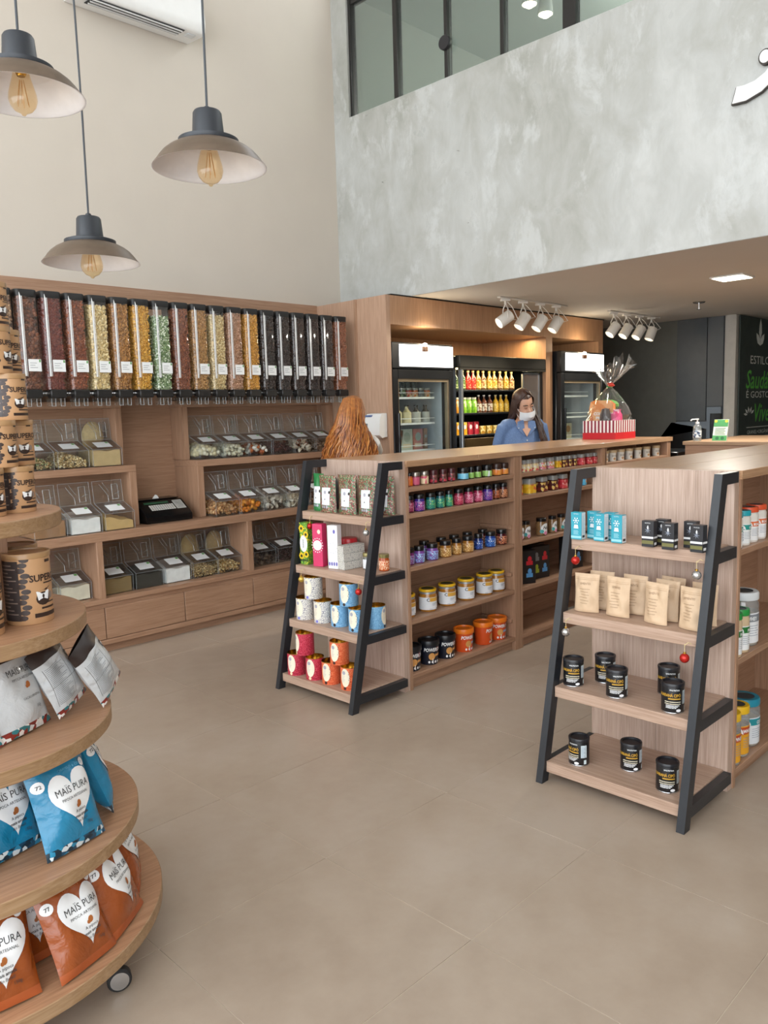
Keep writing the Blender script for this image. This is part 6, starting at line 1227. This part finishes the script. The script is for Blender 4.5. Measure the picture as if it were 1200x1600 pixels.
# cellophane: gathered cone, knot and flared top, with pleats
CEL = glass('cellophane', '#fafcfb', .10, .04); rg = []; n = 72
for j, (z, rx, ry, am) in enumerate(((.10, .146, .161, 0), (.155, .148, .163, .01), (.20, .16, .185, .03), (.26, .14, .16, .06), (.33, .10, .11, .10), (.39, .055, .06, .14), (.435, .016, .016, .1), (.46, .03, .03, .16), (.52, .085, .075, .22), (.58, .13, .105, .26), (.63, .155, .12, .30))):
    ring_ = []
    for i in range(n):
        a = 2*pi*i/n; p = 1+am*(.6*math.sin(9*a+.8*j)+.5*math.sin(17*a+2*j)+.35*math.sin(29*a+j))
        x, y = rx*math.cos(a)*p, ry*math.sin(a)*p
        if z < .2: x = max(-bw/2+.006, min(bw/2-.006, rx*1.3*math.cos(a))); y = max(-bd/2+.006, min(bd/2-.006, ry*1.3*math.sin(a)))
        zz_ = z+(.05*math.sin(5*a)+.03*math.sin(11*a) if j == 10 else (.02*math.sin(5*a) if j == 9 else 0))
        ring_.append((x, y-(.09*(j-7)/3 if j > 7 else 0)*(.6 if math.sin(a) < 0 else .1), zz_))
    rg.append(ring_)
obj('cellophane', MB().loft(rg, cap=False).mesh('cellophane', CEL, ang=25), t)
rb = MB(); rb.tube([(.02*math.cos(a), .02*math.sin(a), .435) for a in np.linspace(0, 2*pi, 12)], .006, 6)
obj('green_ribbon', rb.mesh('green_ribbon', plain('ribbon_green', '#3f9a5a', .4)), t)
obj('red_bow', MB().ell((-.03, -.035, .445), (.02, .03, .012), 10, 6).ell((-.02, -.02, .46), (.012, .03, .01), 10, 6).mesh('red_bow', plain('ribbon_red', '#b83a2c', .4)), t)
t = thing('sanitiser_bottle', 'clear sanitiser pump bottle on the checkout counter', 'bottle', (6.67, 2.905, 1.293))
bq = (6.67, 2.905, 1.293)
part('bottle_body', MB().lathe([(0, 0), (.032, 0), (.034, .006), (.034, .115), (.026, .13), (.014, .138), (.014, .145)], 20, bq), glass('bottle_clear', '#e3ecee', .35), t)
part('gel', MB().lathe([(0, .004), (.030, .004), (.031, .01), (.031, .10), (0, .10)], 18, bq), glass('gel_clear', '#d5e3e8', .4), t)
part('label', MB().lathe([(.0345, .03), (.035, .03), (.035, .09), (.0345, .09)], 20, bq, closed=False), printed('sanitiser_label', ('#e6eaee', '#2a3a5a', '#e6eaee', '#8aa0b8'), 70), t)
part('pump', MB().lathe([(.016, .145), (.016, .16), (.006, .162), (.006, .178), (.012, .178), (.012, .19), (0, .19)], 14, bq).tube([(6.67, 2.905, 1.293+.184), (6.635, 2.935, 1.293+.182), (6.625, 2.943, 1.293+.172)], .006, 6), WHT, t)
t = thing('counter_card', 'green and white leaning card on the checkout counter', 'card', (6.70, 2.73, 1.293), (0, R(12), R(-4)))
obj('card', MB().box((-.004, -.062, 0), (.004, .062, .18), .001).mesh('card', plain('card_white', '#dfe6da', .5)), t)
cp = MB(); fc = lambda u, v: (-.0052, -u, v)
poly_on(cp, fc, rect(-.061, .12, .061, .178), 0, 1); poly_on(cp, fc, rect(-.061, .002, .061, .045), 0, 1); poly_on(cp, lambda u, v: (-.0058, -u, v), circ(.045, .165, .014, .012, 10), 1, 1); poly_on(cp, lambda u, v: (-.0058, -u, v), circ(-.045, .165, .014, .012, 10), 1, 1)
for k in range(5): poly_on(cp, fc, rect(-.045, .055+.012*k, .045-.01*(k % 2), .059+.012*k), 2, 1)
for k in range(2): poly_on(cp, lambda u, v: (-.0058, -u, v), circ(-.02+.045*k, .022, .016, .014, 12), 2, 1)
obj('print', cp.mesh('print', [plain('card_green', '#4f9a5e', .5), plain('card_lemon', '#d8c84a', .5), plain('card_darkgreen', '#2f6a44', .5)], fix=False), t)
# ================================================================ PEOPLE
def fuse(mb, name, mat, voxel=.011, smooth=6, off=(0, 0, 0)):
    """several closed volumes fused into one continuous skin"""
    me = mb.mesh(name+'_src', mat, off, 180); o = bpy.data.objects.new(name+'_src', me); COL.objects.link(o)
    r = o.modifiers.new('r', 'REMESH'); r.mode = 'VOXEL'; r.voxel_size = voxel; r.use_smooth_shade = True
    s = o.modifiers.new('s', 'SMOOTH'); s.factor = .5; s.iterations = smooth
    dg = bpy.context.evaluated_depsgraph_get(); out = bpy.data.meshes.new_from_object(o.evaluated_get(dg)); out.name = name
    bpy.data.objects.remove(o); out.materials.clear(); out.materials.append(mat)
    out.polygons.foreach_set('use_smooth', [True]*len(out.polygons)); return out
def hand(mb, w, d, side, up=Vector((0, 0, 1)), curl=.5):
    """palm, four unequal bent fingers and a thumb leaving the side of the palm"""
    w = Vector(w); d = Vector(d).normalized(); s = d.cross(up).normalized()*side; n = s.cross(d).normalized()
    if n.z > 0: n = -n
    mb.tube([w-d*.02, w+d*.02, w+d*.085], [.024, .034, .03], 10, flat=.5)
    for k, ln in enumerate((.066, .076, .07, .055)):
        b = w+d*.08+s*(.027-.018*k); p1 = b+d*ln*.45+n*ln*.1*curl; p2 = p1+d*ln*.3+n*ln*.35*curl; p3 = p2+d*ln*.15+n*ln*.35*curl
        mb.tube([b-d*.02, b, p1, p2, p3], [.009, .0095, .0088, .0082, .007], 8)
    b = w+d*.025+s*.03; mb.tube([b-s*.015, b+s*.012+d*.012, b+s*.022+d*.035+n*.01, b+s*.02+d*.06+n*.018], [.011, .011, .0098, .008], 8)
def head_shape(mb, T):
    mb.T = T
    mb.ell((0, .008, .145), (.076, .094, .1), 20, 14); mb.ell((0, -.03, .085), (.058, .062, .075), 18, 12); mb.ell((0, -.05, .035), (.03, .035, .025), 12, 8)
    mb.tube([(0, -.088, .135), (0, -.108, .105), (0, -.1, .092)], [.008, .013, .012], 8)
    for s in (-1, 1): mb.ell((s*.077, .012, .115), (.011, .02, .03), 10, 8); mb.ell((s*.033, -.075, .085), (.022, .018, .02), 10, 8)
    mb.tube([(0, .01, .06), (0, .0, -.03), (0, .01, -.1)], [.05, .05, .062], 12); mb.T = None
def strands(mb, roots, n, seglen, fn, r=.004, seed=1):
    rs = random.Random(seed)
    for k in range(n):
        pts = fn(rs, k); m = len(pts); mb.tube(pts, [r*(1 if i < m-2 else (.7 if i == m-2 else .25)) for i in range(m)], 5)
SKIN = plain('skin', '#cb9e85', .5, 0, .06, 18); DENIM = plain('denim_blue', '#667fa8', .8, 0, .16, 140, .15, 160)
def person(label, loc, rz, h, arms, head_rot, skin_only=False):
    t = thing('person', label, 'person', loc, (0, 0, rz), None, (h, h, h)); mb = MB()
    mb.tube([(0, .0, .86), (0, 0, .97), (0, 0, 1.08), (0, -.01, 1.22), (0, -.005, 1.34), (0, 0, 1.42)], [.10, .105, .088, .1, .095, .06], 18, flat=1.4)
    for s in (-1, 1):
        mb.tube([(s*.085, 0, .93), (s*.09, -.005, .72), (s*.092, -.012, .49), (s*.095, .01, .28), (s*.095, .02, .08)], [.088, .075, .053, .05, .034], 14)
        mb.tube([(s*.095, .045, .03), (s*.10, -.05, .035), (s*.105, -.14, .02)], [.033, .036, .022], 10)
        mb.tube([(s*.06, 0, 1.40), (s*.165, 0, 1.385)], [.055, .055], 12)
    for s, (e, w, hd, cu) in zip((-1, 1), arms):
        e, w = Vector(e), Vector(w); sh = Vector((s*.175, 0, 1.375))
        mb.tube([sh, sh.lerp(e, .5), e, e.lerp(w, .45), w], [.052, .046, .038, .035, .025], 12); hand(mb, w, hd, -s, curl=cu)
    T = Matrix.Translation((0, -.012, 1.475)) @ head_rot
    head_shape(mb, T)
    obj('body', fuse(mb, 'body', SKIN), t)
    return t, T
def sleeve(mb, s, e, w, frac, k=1.28):
    sh = Vector((s*.17, 0, 1.378)); e, w = Vector(e), Vector(w); end = e.lerp(w, frac) if frac > 0 else sh.lerp(e, 1+frac)
    pts = [sh-Vector((s*.05, 0, 0)), sh, sh.lerp(e, .5)]+([e, end] if frac > 0 else [end]); rr = [.056, .06, .056]+([.05, .048] if frac > 0 else [.054])
    mb.tube(pts, rr, 12)
# --- customer with a face mask, looking down, denim shirt
aw = [((-.235, .04, 1.12), (-.13, -.19, 1.04), (.5, -.8, .05), .7), ((.235, .05, 1.12), (.12, -.20, 1.05), (-.5, -.8, .05), .7)]
hr = Matrix.Rotation(R(34), 4, 'X') @ Matrix.Rotation(R(-6), 4, 'Y') @ Matrix.Rotation(R(20), 4, 'Z')
pw_, TH = person('woman in a blue denim shirt and white mask looking down', (6.05, 4.25, 0), R(-38), 1.045, aw, hr)
sm = MB(); sm.tube([(0, 0, .80), (0, 0, .97), (0, 0, 1.08), (0, -.012, 1.22), (0, -.006, 1.34), (0, .005, 1.405)], [.125, .125, .11, .118, .106, .055], 20, flat=1.42)
for s, a in zip((-1, 1), aw): sleeve(sm, s, a[0], a[1], .75); sm.tube([(s*.065, .005, 1.40), (s*.17, 0, 1.383)], [.064, .066], 12)
shirt = obj('denim_shirt', fuse(sm, 'denim_shirt', DENIM, .012, 5), pw_)
nk = MB(); nk.add([(-.055, -.095, 1.415), (.055, -.095, 1.415), (.034, -.131, 1.36), (0, -.141, 1.30), (-.034, -.131, 1.36), (0, -.09, 1.435)], [(0, 4, 3, 2, 1, 5)]); obj('open_neck', nk.mesh('open_neck', SKIN, fix=False), shirt)
cl = MB()
for s in (-1, 1): cl.prism([(s*.02, 1.445), (s*.075, 1.43), (s*.085, 1.375), (s*.055, 1.345), (s*.012, 1.30)], lambda x, z, y: (x, y-.117+.35*(z-1.30)*.3-abs(x)*.15, z), -.012, 0)
obj('collar', cl.mesh('collar', DENIM), shirt)
bt = MB()
for k in range(5): bt.ell((0, -.142+.006*(k > 2), 1.27-.065*k), (.006, .004, .006), 8, 6)
for s in (-1, 1): bt.ell((s*.07, -.135, 1.375), (.005, .004, .005), 8, 6)
obj('buttons', bt.mesh('buttons', plain('button_white', '#d8dcdc', .4)), shirt)
tr = MB(); tr.tube([(0, .0, .84), (0, 0, .98)], [.115, .112], 16, flat=1.42)
for s in (-1, 1): tr.tube([(s*.085, 0, .93), (s*.09, -.005, .7), (s*.093, -.01, .48), (s*.095, .012, .26), (s*.096, .02, .09)], [.098, .086, .066, .062, .055], 14)
obj('trousers', fuse(tr, 'trousers', plain('trousers_dark', '#2a2d35', .8), .014, 4), pw_)
mk = MB(); f = lambda u, v: ((.079*math.sin(u)), -.03-.093*math.cos(u)-.018*(1-abs(v-.5)*2)*math.cos(u)**2, .028+.075*v+.012*math.cos(u)*v)
vs = [f(-1.25+2.5*i/16, j/8) for j in range(9) for i in range(17)]; mk.T = TH; mk.add(vs, [(j*17+i, j*17+i+1, (j+1)*17+i+1, (j+1)*17+i) for j in range(8) for i in range(16)]); mk.T = None
mo = mk.mesh('face_mask', plain('mask_white', '#e6e9ec', .7, 0, .03), fix=False); mk_o = obj('face_mask', mo, pw_)
lp = MB(); lp.T = TH
for s in (-1, 1): lp.tube([(s*.073, -.05, .10), (s*.084, -.01, .135), (s*.088, .02, .125)], .002, 5); lp.tube([(s*.073, -.05, .04), (s*.084, -.01, .08), (s*.088, .02, .10)], .002, 5)
lp.T = None; obj('ear_loops', lp.mesh('ear_loops', PAPER), mk_o)
ey = MB(); ey.T = TH
for s in (-1, 1): ey.ell((s*.031, -.080, .142), (.015, .009, .010), 10, 6)
ey.T = None; obj('eyelids', ey.mesh('eyelids', plain('eyelid', '#a87a62', .5)), pw_)
bw_ = MB(); bw_.T = TH
for s in (-1, 1): bw_.tube([(s*.015, -.089, .163), (s*.034, -.086, .17), (s*.053, -.07, .163)], [.003, .004, .002], 6); bw_.tube([(s*.018, -.085, .143), (s*.032, -.087, .138), (s*.046, -.078, .142)], [.0018, .0024, .0015], 6)
bw_.T = None; obj('brows_and_lashes', bw_.mesh('brows_and_lashes', plain('brow_brown', '#33231b', .7)), pw_)
HB = plain('hair_dark_brown', '#40291f', .4, 0, .25, 60)
hm = MB(); hm.T = TH; hm.ell((0, .018, .158), (.087, .098, .102), 22, 14); hm.T = None
hc = fuse(hm, 'hair', HB, .01, 2); b_ = bmesh.new(); b_.from_mesh(hc); Ti = TH.inverted()
bmesh.ops.delete(b_, geom=[q for q in b_.verts if (lambda p: (p.y < -.045 and p.z < .205) or p.z < .055)(Ti @ q.co)], context='VERTS'); b_.to_mesh(hc); b_.free()
ho = obj('hair', hc, pw_)
hs = MB()
def lock(rs, k):
    a = rs.uniform(-.5, pi+.5); s = 1 if math.cos(a) > -.15 else -1; p0 = TH @ Vector((.0+.02*math.cos(a), -.03+.04*math.sin(a), .255))
    p1 = TH @ Vector((.092*math.cos(a), .01+.085*math.sin(a), .17)); p2 = TH @ Vector((.098*math.cos(a), .02+.09*math.sin(a), .07))
    if s > 0: e = [(.13+rs.uniform(-.03, .03), -.06+rs.uniform(-.04, .02), 1.40), (.15+rs.uniform(-.035, .03), -.125+rs.uniform(-.03, .01), 1.28), (.17+rs.uniform(-.03, .03), -.13+rs.uniform(-.03, .01), 1.17+rs.uniform(-.05, .05))]
    else: e = [(-.085+rs.uniform(-.03, .02), .06+rs.uniform(-.05, .04), 1.42), (-.08+rs.uniform(-.03, .03), .10, 1.32+rs.uniform(-.04, .03))]
    return [p0, p1, p2]+[Vector(q) for q in e]
strands(hs, None, 150, 0, lock, .0055, 3)
obj('hair_locks', hs.mesh('hair_locks', HB), ho)
st = MB(); st.tube([(.12, .03, 1.41), (.14, -.10, 1.36), (.18, -.15, 1.22), (.24, -.12, 1.02)], .011, 6, flat=.35); obj('bag_strap', st.mesh('bag_strap', plain('leather_brown', '#6b3a2c', .5)), pw_)
# --- customer with long red hair, back to the camera, reaching for the wall dispenser
L1, rz1, s1 = Vector((4.14, 4.46, 0)), R(112), 1.0
inv = Matrix.Rotation(-rz1, 4, 'Z'); tgt = inv @ (Vector((4.735, 4.86, 1.37))-L1)
sh = Vector((-.175, 0, 1.375)); dr_ = (tgt-Vector((0, 0, 0)))
wr = tgt-(tgt-sh).normalized()*.12; el = sh.lerp(wr, .52)+Vector((-.05, .02, -.10))
ar = [(tuple(el), tuple(wr), tuple((tgt-wr).normalized()), .35), ((.225, .03, 1.10), (.20, -.15, .93), (.0, -.6, -.7), .5)]
p2, T2 = person('woman with long red hair seen from behind at the dispenser', tuple(L1), rz1, s1, ar, Matrix.Rotation(R(10), 4, 'X'))
s2 = MB(); s2.tube([(0, 0, .86), (0, 0, .97), (0, 0, 1.08), (0, -.01, 1.22), (0, -.005, 1.34), (0, .005, 1.405)], [.118, .118, .10, .112, .106, .064], 20, flat=1.42)
for s, a in zip((-1, 1), ar): sleeve(s2, s, a[0], a[1], -.35); s2.tube([(s*.05, .005, 1.405), (s*.17, 0, 1.385)], [.06, .064], 12)
tee = obj('white_top', fuse(s2, 'white_top', plain('cotton_white', '#dcd8d2', .8, 0, .05, 40), .012, 5), p2)
pt = MB(); pt.ell((-.15, .075, 1.30), (.03, .022, .04), 12, 8).ell((-.165, .06, 1.21), (.02, .02, .025), 12, 8); obj('dark_motif', pt.mesh('dark_motif', plain('motif_black', '#2c2a2a', .7)), tee)
t2_ = MB(); t2_.tube([(0, .0, .84), (0, 0, .98)], [.112, .11], 16, flat=1.42)
for s in (-1, 1): t2_.tube([(s*.085, 0, .93), (s*.09, -.005, .7), (s*.093, -.01, .48), (s*.095, .012, .26), (s*.096, .02, .09)], [.098, .086, .066, .062, .055], 14)
obj('trousers', fuse(t2_, 'trousers', plain('trousers_blue', '#33405a', .8), .014, 4), p2)
RH = plain('hair_red', '#7a431f', .38, 0, .35, 45); RH2 = plain('hair_copper', '#a5652f', .36, 0, .25, 45); RH3 = plain('hair_light_copper', '#bd8145', .36, 0, .2, 45)
hb_ = MB(); hb_.T = T2; hb_.ell((0, .02, .15), (.084, .094, .1), 22, 14); hb_.T = None
hb_.tube([(0, .045, 1.6), (0, .045, 1.5), (0, .06, 1.36), (0, .06, 1.2), (0, .05, 1.08)], [.07, .06, .06, .055, .045], 18, flat=1.0)
hb_.T = Matrix.Scale(1.8, 4, Vector((1, 0, 0))); hb_.tube([(0, .06, 1.5), (0, .075, 1.36), (0, .075, 1.2), (0, .065, 1.08)], [.05, .05, .05, .04], 16); hb_.T = None
if 0: pass
h2 = obj('hair', fuse(hb_, 'hair', RH, .014, 4), p2)
ha = MB()
def wave(rs, k):
    a = rs.uniform(.05, pi-.05) if k % 6 else rs.choice((rs.uniform(-.5, .05), rs.uniform(pi-.05, pi+.5))); ph = rs.uniform(0, 6.3); w = rs.uniform(.7, 1.15); am = rs.uniform(.009, .02); pts = [T2 @ Vector((.025*math.cos(a), .0+.03*math.sin(a), .262)), T2 @ Vector((.07*math.cos(a), .02+.075*math.sin(a), .235)), T2 @ Vector((.096*math.cos(a), .025+.1*math.sin(a), .16))]
    z = 1.60; n = rs.randint(9, 12)
    for q in range(n):
        u = q/(n-1); zz = 1.54-.52*u*w; rx = .105+.115*math.sin(min(1, u*1.4)*pi*.5); ry = .10+.05*math.sin(u*pi*.5)
        pts.append(Vector((rx*math.cos(a)+am*math.sin(ph+q*1.5), .02+ry*max(.2, math.sin(a))+am*math.cos(ph+q*1.4), zz)))
    return pts
for q_, (m_, n_) in enumerate(((RH, 120), (RH2, 170), (RH3, 60))):
    ha = MB(); strands(ha, None, n_, 0, wave, .0055, 9+q_); obj('hair_waves', ha.mesh('hair_waves', m_), h2)
